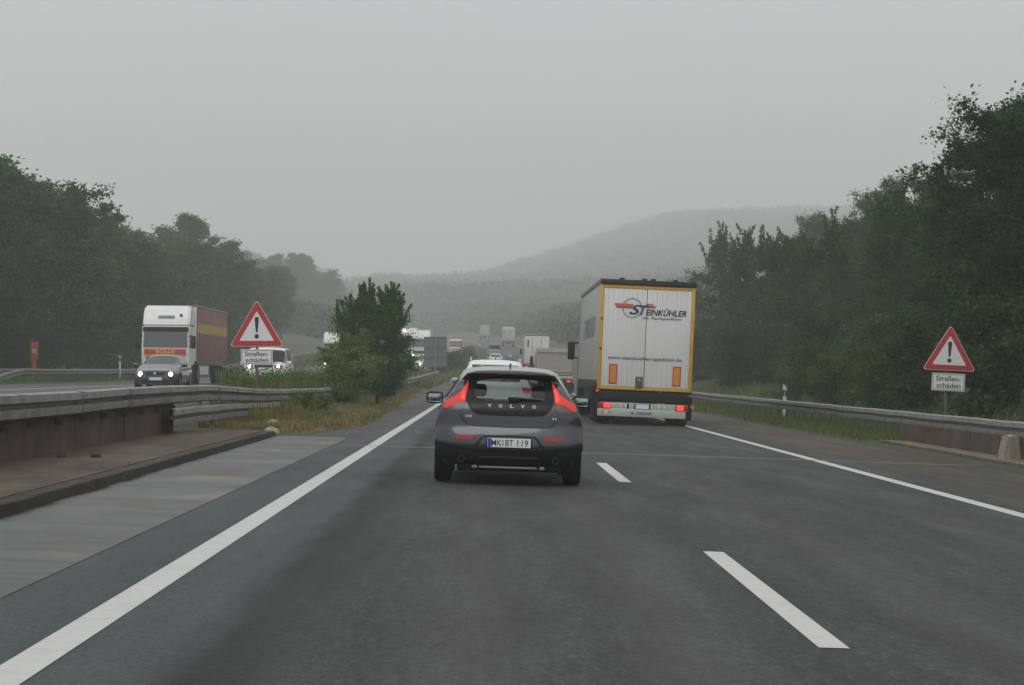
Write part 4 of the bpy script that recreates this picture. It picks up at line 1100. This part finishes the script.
def artic_ahead():
    x, D = 4.42, 64.3
    root = seat_on('lorry', x, D, zroad, label='white articulated lorry with yellow framed rear doors in the right lane', cat='lorry')
    root.rotation_euler.y = .044; root.scale = (1.06, 1.0, 1.06)
    W, zb, zt, L = 1.275, 1.05, 3.90, 13.6
    # trailer
    b = MB(); b.box(-W, W, .06, L, zb-.02, zt, .02); b.build('trailer_box', M['curtain'], root)
    b = MB()
    for k in range(22):
        for s in (-1, 1):
            y = .5 + k*.6; b.box(s*(W+.012)-.012, s*(W+.012)+.012, y-.02, y+.02, zb-.10, zb+.12, .004, 1)
    b.build('curtain_strap', M['galv_dark'], root)['kind'] = 'stuff'
    for s in (-1, 1):
        MB().box(s*W-.02, s*W+.02, .1, L, zb-.16, zb+.06, .01).build('side_rail', M['black'], root)
        MB().box(s*W-.03, s*W+.025, .08, L, zt-.10, zt+.01, .01).build('roof_rail', M['galv'], root)
        lg = lettering('STEINKÜHLER', M['faint_blue'], root, (s*(W+.006), L*.5, 2.75), 8.2, .75, rotz=math.pi/2*s, bold=.01, shear=.2)
    # rear frame and doors
    fw = .088; z0, z1 = .93, 3.75
    fr = MB()
    fr.box(-W, -W+fw, -.02, .10, z0, z1, .012); fr.box(W-fw, W, -.02, .10, z0, z1, .012)
    fr.box(-W+fw, W-fw, -.018, .10, z1-fw, z1-.001, .012); fr.box(-W+fw, W-fw, -.018, .10, z0+.001, z0+fw*.9, .012)
    frame = fr.build('rear_frame', M['yellow'], root)
    for k, s in enumerate((-1, 1)):
        a, c = sorted((s*.006 - .02, s*(W-fw-.004)))
        d_ = MB().box(a, c, -.006, .05, z0+fw, z1-fw, .006)
        o = d_.build('rear_door', M['door_white'], root)
        rb = MB()
        n = 9
        for j in range(1, n):
            xx = a + (c-a)*j/n; rb.box(xx-.012, xx+.012, -.008, -.004, z0+fw+.03, z1-fw-.03, .0015, 1)
        rb.build('door_rib', M['door_white'], o)['kind'] = 'stuff'
    MB().box(-.024, -.016, -.0095, .0, z0+fw, z1-fw).build('door_seam', M['crack'], root)
    MB().box(-W, W+.02, -.05, .25, 3.765, 3.905, .012).build('top_seal', M['lorry_black'], root)
    for xx in (-.72, -.12, .12, .72): MB().box(xx-.07, xx+.07, -.06, .1, 3.88, 3.95, .015).build('top_hinge', M['lorry_black'], root)
    for xx in (-.86, .86):
        o = MB().box(xx-.11, xx+.11, -.022, -.008, 1.08, 1.62, .004, 1).build('marker_board', M['redfilm'], root)
        MB().box(xx-.075, xx+.075, -.025, -.0225, 1.12, 1.58).build('marker_panel', M['orange'], o)
    o = MB().box(-.25, -.05, -.03, -.008, .98, 1.30, .01).build('lock_plate', M['galv_dark'], root)
    MB().lathe([(-.04, 0), (-.04, .035), (0, .035)], (-.15, -.02, 1.21), 'y', 14).build('lock_button', M['yellow'], o)
    for zz in (2.83, 2.03): MB().lathe([(-.035, 0), (-.035, .035), (0, .04)], (-W+.05, 0, zz), 'y', 14).build('side_reflector', M['lamp_red_off'], root)
    # the company sign on the doors
    y = -.016
    ringm = MB(); n = 40
    for k in range(n):
        a0, a1 = 2*math.pi*k/n, 2*math.pi*(k+1)/n
        P = lambda a, r: (-.415 + math.cos(a)*r, y+.004, 3.145 + math.sin(a)*r)
        ringm.quad(P(a0, .235), P(a1, .235), P(a1, .275), P(a0, .275))
    ringm.build('sign_ring', M['greyblue'], root)
    def bar(nm, x0, x1, zz0, zz1, m, dy=0):
        b = MB(); b.quad((x0, y+dy, zz0), (x1, y+dy, zz0), (x1+.02, y+dy, zz1), (x0-.02, y+dy, zz1)); return b.build(nm, m, root)
    bar('sign_bar', -.88, -.40, 3.20, 3.26, M['vermil']); bar('sign_bar', -.84, -.40, 3.135, 3.19, M['vermil_dark'])
    bar('sign_bar', -.05, .14, 3.235, 3.28, M['vermil']); bar('sign_bar', -.05, .20, 3.165, 3.222, M['vermil_dark'])
    lettering('S', M['navy'], root, (-.325, y-.002, 3.105), .34, .27, bold=.02, shear=.35)
    lettering('T', M['navy'], root, (-.10, y-.003, 3.10), .26, .26, bold=.02, shear=.3)
    lettering('EINKÜHLER', M['navy'], root, (.505, y-.002, 3.065), 1.10, .20, bold=.025, shear=.25)
    lettering('Int. Fachspedition', M['navy'], root, (.40, y-.002, 2.885), 1.05, .10, bold=.004, shear=.15)
    lettering('www.steinkuehler-spedition.de', M['navy'], root, (-.02, y-.002, 1.78), 2.0, .13, bold=.004)
    # under-run bar, lamps, plate
    MB().box(-1.22, 1.22, .02, .14, .62, .90, .02).build('rear_beam', M['black'], root)
    MB().box(-1.17, 1.19, .0, .06, .41, .585, .01).build('lamp_bar', M['curtain'], root)
    MB().box(-1.24, 1.14, -.03, .03, .21, .42, .015).build('underrun_bumper', M['white'], root)
    for s in (-1, 1):
        o = MB().box(s*1.05-.19, s*1.05+.15, -.05, .0, .43, .575, .01).build('tail_light', M['lamp_red_off'], root)
        MB().box(s*.99-.09, s*.99+.09, -.062, -.045, .435, .565, .02).build('brake_lamp', M['lamp_red_hot'], o)
    for xx in (-.42, .17): MB().box(xx-.025, xx+.025, -.02, .0, .42, .57, .006).build('plate_light', M['black'], root)
    number_plate(root, None, -.008, .495, .50, .12)
    for c_ in (root.children[-1],): c_.data = c_.data.copy(); c_.data.materials.clear(); c_.data.materials.append(M['plate_green'])
    for xx in (-.62, .42):
        for k in range(3): MB().box(xx+k*.07-.022, xx+k*.07+.022, -.012, .0, .465, .53).build('sticker', M['sign_white'] if k != 1 else M['greyblue'], root)
    for k, c_ in enumerate(('yellow', 'sign_white', 'greyblue')): MB().box(-1.13+k*.09, -1.06+k*.09, -.036, -.028, .28, .36).build('sticker', M[c_], root)
    lettering('KRONE', M['blue'], root, (.02, -.034, .315), .42, .085, bold=.03, shear=.15)
    b = MB(); b.prism([(-.33, .28), (-.26, .28), (-.25, .35), (-.275, .325), (-.295, .355), (-.315, .325), (-.34, .35)], 'y', -.034, -.031); b.build('crown_badge', M['blue'], root)
    for s in (-1, 1):
        MB().box(s*1.05-.28, s*1.05+.28, .30, .33, .16, .80, .005).build('mud_flap', M['black'], root)
    MB().lathe([(0, 0), (-.06, .05), (0, .06)], (1.33, .2, .55), 'y', 12).build('side_marker', M['orange'], root)
    MB().box(-1.30, -1.22, .15, .2, .86, .92, .01).build('side_marker', M['lamp_red_hot'], root)
    truck_wheels(root, (1.0, 2.3, 3.6, 10.6+2.3), r=.49, w=.38)
    MB().box(-.45, .45, .4, 12.5, .62, .95, .02).build('chassis', M['chassis'], root)
    for s in (-1, 1): MB().box(s*1.2-.03, s*1.2+.03, 5.0, 9.6, .55, .95, .01).build('side_guard', M['chassis'], root)
    cab(root, 16.6, M['cab_grey'], face=1)
    truck_wheels(root, (15.4,), r=.5, w=.3)
    return root
M['faint_blue'] = mat('faded blue print', (.29, .31, .33), .5)
M['vermil_dark'] = mat('dark vermilion lettering', (.46, .055, .03), .4)
M['cab_grey'] = mat('grey brown cab paint', (.26, .23, .20), .4)
artic_ahead()

def tipper():
    x, D = on_road(554.5, 150); root = seat_on('tipper_lorry', x, D, zroad, label='grey beige tipper lorry between the white box lorry and the yellow framed one', cat='lorry')
    t = mat('dusty tipper steel', (.34, .32, .28), .6, var=.12, dirt=(.20, .18, .15), dirt_amt=.6)
    b = MB(); b.prism([(-1.22, 1.22), (1.06, 1.22), (1.14, 2.55), (1.06, 2.82), (-1.22, 2.82)], 'y', 0, .08)
    bmesh.ops.bevel(b.bm, geom=list(b.bm.edges), offset=.02, segments=2, affect='EDGES'); o = b.build('tailboard', t, root)
    for zz in (1.45, 2.74): MB().box(-1.2, 1.08, -.05, .0, zz-.05, zz+.05, .015).build('tailboard_rib', t, o)
    for s, m_ in ((-1, 0), (1, 0)):
        MB().box(s*1.2-.04, s*1.2+.04, .09, 6.2, 1.2, 2.72, .015).build('side_wall', t, root)
    MB().box(-1.16, 1.16, .09, 6.2, 1.2, 1.3, .01).build('bed', t, root); MB().box(-1.2, 1.2, 6.21, 6.3, 1.2, 3.0, .015).build('head_wall', t, root)
    MB().box(-1.2, 1.2, .0, .1, .98, 1.16, .015).build('rear_beam', M['curtain'], root)
    for s in (-1, 1):
        o = MB().box(s*.95-.24, s*.95+.24, -.02, .08, .72, .92, .015).build('tail_light', M['lamp_red_off'], root)
        MB().box(s*.9-.07, s*.9+.07, -.04, -.019, .75, .89, .02).build('brake_lamp', M['lamp_red_hot'], o)
        MB().box(s*1.05-.25, s*1.05+.25, .2, .22, .15, .7).build('mud_flap', M['black'], root)
    MB().box(-.45, .45, .2, 8.2, .6, 1.0, .02).build('chassis', M['chassis'], root)
    truck_wheels(root, (1.2, 2.5, 7.2), r=.5, w=.32)
    cab(root, 8.6, M['white'], face=1, deflector=False)
tipper()
def box_lorry(name, label, x_px, D, top=4.0, floor=1.1, L=9.0, paint='door_white', bottom=None, slogan=True, frame=None, w=1.275):
    x, D = on_road(x_px, D); root = seat_on(name, x, D, zroad, label=label, cat='lorry')
    MB().box(-w, w, .05, L, floor, top, .03).build('cargo_box', M['curtain'], root)
    for s in (-1, 1):
        a, c = sorted((s*.008, s*(w-.06))); o = MB().box(a, c, -.01, .05, floor+.05, top-.1, .01).build('rear_door', M[paint], root)
        MB().tube([(s*.45, -.03, floor+.1), (s*.45, -.03, top-.2)], .02, 8).build('locking_bar', M['galv'], o)
    MB().box(-w-.01, w+.01, -.03, .06, top-.09, top+.01, .01).build('top_frame', M[frame or 'lorry_black'], root)
    MB().box(-w, w, -.02, .3, floor-.14, floor+.04, .01).build('rear_sill', M['orange'] if bottom else M['black'], root)
    MB().box(-1.15, 1.15, .0, .08, .45, .62, .01).build('underrun_bumper', M['galv'], root)
    for s in (-1, 1):
        o = MB().box(s*.98-.2, s*.98+.2, -.02, .1, .68, .84, .01).build('tail_light', M['lamp_red_off'], root)
        MB().box(s*.98-.1, s*.98+.1, -.035, -.018, .70, .82, .015).build('brake_lamp', M['lamp_red_hot'], o)
    if slogan:
        MB().box(-.98, -.82, -.025, -.011, top-1.25, top-.45).build('side_label', M['navy'], root)
    MB().box(-.45, .45, .2, L+1.5, .6, 1.0, .02).build('chassis', M['chassis'], root)
    truck_wheels(root, (1.6, 2.9, L+1.0), r=.5, w=.34)
    cab(root, L+2.4, M['white'], face=1)
    return root
box_lorry('box_lorry', 'plain white box lorry ahead of the tipper in the right lane', 536, 230, bottom=True)
box_lorry('box_lorry', 'far grey lorry in the fog, right of the grey green van', 508.3, 450, top=3.75, paint='curtain', frame='white')
box_lorry('box_lorry', 'farthest pale lorry at the top of the rising road', 484.3, 600, top=4.1, paint='curtain')

def oncoming_lorry(name, label, x_px, D, L=16.5, trailer='curtain', stripe=None, front='white', lamps=True, name_board=False, roof_lamps=False, top=4.0, mirrorx=0):
    x, D = on_road(x_px, D); root = seat_on(name, x, D, zleft, 0, label=label, cat='lorry')   # front at y = 0, faces -y
    cab(root, 0, M[front], face=-1)
    MB().box(-1.25, 1.25, 2.75, L, 1.15, top, .03).build('trailer_box', M[trailer], root)
    for s in (-1, 1):
        MB().box(s*1.25-.02, s*1.25+.03, 2.75, L, top-.08, top+.02, .01).build('roof_rail', M['galv'], root)
        MB().box(s*1.25-.02, s*1.25+.02, 2.75, L, 1.0, 1.2, .01).build('side_rail', M['galv_dark'], root)
        if stripe: MB().box(s*1.253-.004, s*1.253+.004, 3.0, L-.05, 2.62, 3.12).build('side_stripe', M[stripe], root)
        MB().box(s*1.15-.03, s*1.15+.03, 4.3, 8.5, .5, 1.0, .01).build('tool_locker', M['white'] if stripe else M['chassis'], root)
    MB().box(-.45, .45, 1.0, L-.3, .65, 1.0, .02).build('chassis', M['chassis'], root)
    truck_wheels(root, (1.35, 4.0, L-4.6, L-3.3, L-2.0), r=.5, w=.32)
    for s in (-1, 1): MB().box(s*.95-.2, s*.95+.2, -.07, 0, .72, .92, .03).build('headlight', M['lamp_clear'], root)
    if lamps: head_lamps(root, .95, -.10, .82, .11, M['headlight'])
    if roof_lamps: head_lamps(root, .75, .42, 3.62, .13, M['headlight'])
    if name_board:
        o = MB().box(-1.08, 1.06, -.045, .03, 1.52, 1.78, .01).build('name_board', M['redfilm'], root)
        MB().box(-1.08, 1.06, -.043, .03, 1.47, 1.519, .005).build('name_board_trim', M['orange'], o)
        lettering('BOLLE', M['yellow_text'], o, (.0, -.05, 1.655), .98, .20, bold=.03)
        b = MB(); b.prism([(-.78, 1.44), (.76, 1.44), (.55, 1.30), (-.55, 1.30)], 'y', -.05, -.03); b.build('badge_panel', M['black'], o)
        lettering('SPEDITION', M['sign_white'], o, (0, -.056, 1.385), .72, .07, bold=.02)
        MB().box(-.42, .42, .30, .5, 3.28, 3.44, .02).build('roof_hatch', M['greyblue'], root)
        MB().lathe([(-.02, 0), (-.02, .07), (.05, .07)], (.75, .36, 3.45), 'y', 12).build('roof_lamp', M['black'], root)
        MB().box(1.16, 1.25, 2.2, 2.73, 1.2, 3.9, .02).build('air_deflector', M['white'], root)
        MB().box(1.252, 1.262, 2.76, 3.0, 1.2, 3.95).build('front_panel', M['maroon_dark'], root)
    return root
M['maroon'] = mat('faded maroon curtain', (.205, .082, .064), .55, var=.15, scale=.9, dirt=(.15, .11, .095), dirt_amt=.5)
M['maroon_dark'] = mat('dark red panel', (.20, .022, .03), .5)
M['stripe_yellow'] = mat('faded yellow stripe', (.46, .27, .055), .5, var=.12)
M['yellow_text'] = mat('yellow lettering', (.72, .42, .04), .45)
oncoming_lorry('lorry', 'white cabbed lorry with a maroon yellow striped trailer on the far carriageway', 165.5, 116, trailer='maroon', stripe='stripe_yellow', lamps=False, name_board=True).scale = (1, 1, 1.045)
oncoming_lorry('lorry', 'white oncoming lorry showing just left of the tall median bush', 335.5, 222, L=14)
oncoming_lorry('lorry', 'white oncoming lorry between the tall bush and the grey sign back', 420.5, 288, L=12)
oncoming_lorry('lorry', 'white oncoming lorry with lit roof lamps, farthest left beside the bush', 409, 345, L=12, lamps=False, roof_lamps=True)
simple_car('delivery_van', 'pinkish white oncoming van just right of the grey sign back', 'van', *on_road(455.5, 332), zleft, math.pi, M['sign_pink'], L=5.4, w=1.0, r=.85, H=2.45, zb=1.2, slope=.1, hood=1.5, hoodlen=.9, steep=True, glassm='glass_dark', lit='none')

# ------------------------------------------------------------------ motorcyclist far ahead
def motorcyclist():
    x, D = on_road(510, 236)
    mroot = seat_on('motorcycle', x, D, zroad, label='dark motorcycle under the rider in blue between the far lanes', cat='motorcycle')
    wheel(mroot, 0, 0, .31, .15, 1); wheel(mroot, 0, 1.4, .31, .12, 1)
    b = MB(); b.box(-.14, .14, .1, 1.1, .45, .78, .06); b.box(-.16, .16, .75, 1.15, .72, .98, .07); b.tube([(-.38, .98, 1.08), (0, 1.05, 1.05), (.38, .98, 1.08)], .02); b.tube([(0, 1.1, 1.0), (0, 1.4, .31)], .04)
    b.build('frame', M['black'], mroot); MB().box(-.13, .13, -.05, .7, .78, .88, .04).build('seat', M['black'], mroot)
    MB().box(-.07, .07, -.12, -.08, .70, .78, .01).build('tail_light', M['lamp_red'], mroot)
    p = seat_on('person', x, D, zroad, label='rider in a blue jacket and white helmet on the motorcycle far ahead', cat='person')
    me = bpy.data.meshes.new('person')
    J = [(0, .35, .95), (0, .42, 1.2), (0, .52, 1.42), (0, .57, 1.55), (.21, .5, 1.42), (.30, .72, 1.22), (.36, .95, 1.10), (-.21, .5, 1.42), (-.30, .72, 1.22), (-.36, .95, 1.10),
         (.14, .38, .92), (.24, .78, .78), (.20, .5, .38), (-.14, .38, .92), (-.24, .78, .78), (-.20, .5, .38), (.2, .65, .33), (-.2, .65, .33)]
    E = [(0, 1), (1, 2), (2, 3), (2, 4), (4, 5), (5, 6), (2, 7), (7, 8), (8, 9), (0, 10), (10, 11), (11, 12), (0, 13), (13, 14), (14, 15), (12, 16), (15, 17)]
    rad = [.17, .19, .20, .075, .09, .06, .045, .09, .06, .045, .11, .075, .055, .11, .075, .055, .05, .05]
    me.from_pydata(J, E, []); 
    sk = bpy.data.objects.new('tmp', me); COL.objects.link(sk)
    md = sk.modifiers.new('s', 'SKIN')
    for v, r_ in zip(me.skin_vertices[0].data, rad): v.radius = (r_, r_*.9)
    me.skin_vertices[0].data[0].use_root = True
    sk.modifiers.new('d', 'SUBSURF').levels = 2
    bpy.context.view_layer.update()
    m2 = bpy.data.meshes.new_from_object(sk.evaluated_get(bpy.context.evaluated_depsgraph_get())); bpy.data.objects.remove(sk)
    m2.shade_smooth(); link('clothes', m2, mat('blue riding suit', (.03, .085, .24), .6), p)
    b = MB(); bmesh.ops.create_uvsphere(b.bm, u_segments=20, v_segments=14, radius=.145)
    for v in b.bm.verts: v.co = Vector((v.co.x*.95, v.co.y*1.12 + .6, v.co.z + 1.66))
    b.build('helmet', M['paint_white'], p)
motorcyclist()

# ------------------------------------------------------------------ signs and roadside furniture
def tri(r, n=6, s=1.0):
    """rounded triangle, side s"""
    h = s*math.sqrt(3)/2; P = [(-s/2, 0), (s/2, 0), (0, h)]; out = []
    cx, cz = 0, h/3
    for i, (x, z) in enumerate(P):
        d = math.hypot(cx-x, cz-z); ux, uz = (cx-x)/d, (cz-z)/d; ccx, ccz = x+ux*2*r, z+uz*2*r
        a0 = math.atan2(-uz, -ux)
        for k in range(n+1):
            a = a0 - math.pi/3 + 2*math.pi/3*k/n; out.append((ccx+math.cos(a)*r, ccz+math.sin(a)*r))
    return out
def inset(poly, k, c): return [((x-c[0])*k+c[0], (z-c[1])*k+c[1]) for x, z in poly]
def warning_sign(label, X, D, zbase, ztri, yaw=0, roll=0, side=1.32, plate=(.77, .37), gap=.07):
    root = empty('warning_sign', (X, D, zbase), (0, 0, yaw), label, 'sign')
    hd = empty('sign_head', (0, 0, 0)); bpy.data.objects.remove(hd)
    zt = ztri-zbase; h = side*math.sqrt(3)/2; c = (0, h/3)
    P = tri(.05, s=side)
    def fl(poly, name, m, y0, y1, par, dz=zt):
        b = MB(); b.prism([(x, z+dz) for x, z in poly], 'y', y0, y1); o = b.build(name, m, par)
        if par is root: o.rotation_euler = (0, roll, 0)
        return o
    plate_o = fl(P, 'triangle', M['sign_pink'], 0, .025, root)
    fl(inset(P, .965, c), 'red_border', M['sign_red'], -.003, 0, plate_o)
    fl(inset(tri(.03, s=side), .64, c), 'white_field', M['sign_white'], -.006, -.003, plate_o)
    k = side/1.26
    ex = [(-.022*k, .33*k), (.022*k, .33*k), (.045*k, .60*k), (.048*k, .66*k), (.03*k, .685*k), (-.03*k, .685*k), (-.048*k, .66*k), (-.045*k, .60*k)]
    fl(ex, 'exclamation_mark', M['sign_black'], -.009, -.006, plate_o)
    fl([(math.cos(a*math.pi/8)*.052*k, .235*k+math.sin(a*math.pi/8)*.052*k) for a in range(16)], 'exclamation_dot', M['sign_black'], -.009, -.006, plate_o)
    w, hh = plate; z1 = -gap; z0 = z1-hh
    rr_ = [(-w/2, z0), (w/2, z0), (w/2, z1), (-w/2, z1)]
    pl = fl(rr_, 'text_plate', M['sign_white'], 0, .02, root)
    fr = MB(); t = .012; a = .02
    for x0, x1, q0, q1 in ((-w/2+a, w/2-a, z0+a, z0+a+t), (-w/2+a, w/2-a, z1-a-t, z1-a), (-w/2+a, -w/2+a+t, z0+a+t, z1-a-t), (w/2-a-t, w/2-a, z0+a+t, z1-a-t)):
        fr.box(x0, x1, -.002, 0, q0+zt, q1+zt)
    fr.build('plate_border', M['sign_black'], pl)
    lettering('Straßen-', M['sign_black'], pl, (0, -.003, zt+z0+hh*.70), w*.74, hh*.30, bold=.012)
    lettering('schäden', M['sign_black'], pl, (.01, -.003, zt+z0+hh*.30), w*.72, hh*.30, bold=.012)
    b = MB(); b.tube([(0, .06, -.3), (0, .06, zt+h*.8)], .038, 12)
    for q in (zt+.12, zt+z0+hh*.5): b.box(-.10, .10, .026, .05, q-.02, q+.02)
    b.build('post', M['galv_dark'], root)
    return root
warning_sign('left red and white triangle sign with exclamation mark in the median weeds', (257-488)*57/F, 57, ground((257-488)*57/F, 57), EYE+26.5*57/F, 0, .0, side=1.37, plate=(.80, .39))
warning_sign('right red and white triangle sign with exclamation mark before dark trees', (946.5-488)*56/F, 56, ground((946.5-488)*56/F, 56), EYE+2.6*56/F, -.05, .05, plate=(.82, .44))
def sign_back():
    X, D = (435.5-488)*200/F, 200
    root = empty('direction_sign', (X, D, ground(X, D)), (0, 0, -.04), 'large grey back of a road sign standing in the median', 'sign')
    g = M['sign_back']; z0 = EYE+6*D/F - ground(X, D); z1 = EYE+36*D/F - ground(X, D)
    for k in range(3):
        MB().box(-1.02, 1.02, 0, .03, z0+(z1-z0)*k/3+.012, z0+(z1-z0)*(k+1)/3-.012, .005, 1).build('panel', g, root)
        MB().box(-1.0, 1.0, -.04, -.001, z0+(z1-z0)*(k+.95)/3-.05, z0+(z1-z0)*(k+.95)/3+.05, .006, 1).build('crossbar', M['galv_dark'], root)
    MB().tube([(0, -.09, -.4), (0, -.09, z1+.05)], .055, 10).build('post', M['galv'], root)
M['sign_back'] = mat('grey sign back', (.13, .15, .145), .55, .2, var=.15)
sign_back()
def delineator(X, D, label, h=1.0):
    root = empty('marker_post', (X, D, ground(X, D)), (0, 0, 0), label, 'marker post')
    b = MB(); b.prism([(-.06, -.2), (.06, -.2), (.06, h-.10), (-.06, h)], 'y', 0, .10)
    bmesh.ops.bevel(b.bm, geom=list(b.bm.edges), offset=.012, segments=2, affect='EDGES'); b.build('post', M['white'], root)
    b = MB(); b.prism([(-.0615, h-.42), (.0615, h-.46), (.0615, h-.24), (-.0615, h-.20)], 'y', -.002, .102); o = b.build('black_band', M['sign_black'], root)
    MB().box(-.025, .025, -.006, -.002, h-.42, h-.27).build('reflector', M['greyblue'], o)
delineator(10.5, 79.5, 'white marker post with black band behind the right guard rail', 1.18)
delineator((120.5-488)*150/F, 150, 'white marker post behind the far carriageway guard rail, left of the lorry', 1.7)
def phone():
    X, D = (35-488)*126/F, 126; g = ground(X, D)
    root = empty('emergency_phone', (X, D, g), (0, 0, .5), 'orange emergency phone pillar standing by the left guard rail', 'emergency phone')
    z1 = EYE+31.0*D/F-g
    MB().box(-.12, .12, -.10, .10, -.3, z1-.95, .02).build('pillar', M['orange_dull'], root)
    o = MB().box(-.20, .20, -.18, .18, z1-.95, z1-.03, .035).build('phone_box', M['orange_dull'], root)
    MB().box(-.23, .23, -.21, .21, z1-.06, z1, .02).build('cap', M['orange_dull'], root)
    MB().box(-.15, .05, -.192, -.178, z1-.62, z1-.40, .01).build('label_plate', M['greyblue'], o)
    MB().box(-.16, .07, -.188, -.177, z1-.34, z1-.12, .01).build('speaker_flap', M['redfilm'], o)
phone()
def railing():
    x0, D = 11.9, 50.0; g = ground(x0, D)
    root = empty('railing', (x0, D, g), (0, 0, 0), 'dark metal railing in the shade behind the right guard rail', 'railing')
    m = mat('dark railing steel', (.05, .055, .06), .6, .4)
    for k in range(5):
        x = k*.85; MB().box(x-.025, x+.025, -.025-k*.9, .025-k*.9, -.3, 1.12, .006, 1).build('post', m, root)
    for z in (.25, .65, 1.12): MB().tube([(0, 0, z), (3.4, -3.6, z)], .024, 8).build('rail', m, root)
railing()
# ------------------------------------------------------------------ air, sky, sun, camera
hz = MB().box(-960, 960, -75, 3500, -20, 275).build('haze', None)
hm = bpy.data.materials.new('fog'); hm.use_nodes = True; nt = hm.node_tree; nt.nodes.clear()
o_ = N(nt, 'ShaderNodeOutputMaterial'); pv = N(nt, 'ShaderNodeVolumePrincipled')
pv.inputs['Color'].default_value = (.93, .95, .945, 1); pv.inputs['Density'].default_value = HAZE; pv.inputs['Anisotropy'].default_value = .0
nt.links.new(pv.outputs[0], o_.inputs['Volume']); hz.data.materials.append(hm); hz['kind'] = 'stuff'
hz.display_type = 'WIRE'

w = bpy.data.worlds.new('World'); scene.world = w; w.use_nodes = True; nt = w.node_tree
bg = nt.nodes['Background']; sky = N(nt, 'ShaderNodeTexSky'); sky.sky_type = 'NISHITA'; sky.sun_disc = False
sky.sun_elevation = R(58); sky.sun_rotation = R(160); sky.altitude = 100; sky.air_density = 1.0; sky.dust_density = 6; sky.ozone_density = 1
# overcast: the clouds take the blue out of the sky and make it brightest overhead
g = N(nt, 'ShaderNodeTexCoord'); sx = N(nt, 'ShaderNodeSeparateXYZ'); nt.links.new(g.outputs['Generated'], sx.inputs[0])
grad = mapr(nt, sx.outputs['Z'], 0.0, 1.0, 4.15, 5.4)
cl = noise(nt, g.outputs['Generated'], 1.6, 4, .5)
grey = N(nt, 'ShaderNodeVectorMath', operation='SCALE'); grey.inputs[0].default_value = (.985, 1.0, 1.015)
nt.links.new(maths(nt, 'MULTIPLY', grad, mapr(nt, cl, .3, .7, .90, 1.10)), grey.inputs['Scale'])
c = mixc(nt, .92, sky.outputs[0], grey.outputs[0])
nt.links.new(c, bg.inputs['Color']); bg.inputs['Strength'].default_value = .13
sun = bpy.data.lights.new('sun', 'SUN'); sun.energy = .75; sun.angle = R(40); sun.color = (1, .97, .93)
so = bpy.data.objects.new('sun', sun); COL.objects.link(so); so.rotation_euler = (R(32), 0, R(-20))

cam = bpy.data.cameras.new('camera'); co = bpy.data.objects.new('camera', cam); COL.objects.link(co)
cam.sensor_width = 36; cam.lens = F/1024*36; cam.clip_start = .1; cam.clip_end = 8000
co.location = (0, 0, EYE)
co.rotation_euler = (math.pi/2 + math.atan(30.5/F), 0, -math.atan(24/F))
scene.camera = co
vs = scene.view_settings; vs.view_transform = 'Standard'; vs.look = 'None'; vs.gamma = 1; vs.exposure = EXPO
vs.use_curve_mapping = False
cy = scene.cycles; cy.use_denoising = True; cy.max_bounces = 6; cy.diffuse_bounces = 3; cy.transparent_max_bounces = 12
cy.volume_bounces = 2; cy.caustics_reflective = False; cy.caustics_refractive = False
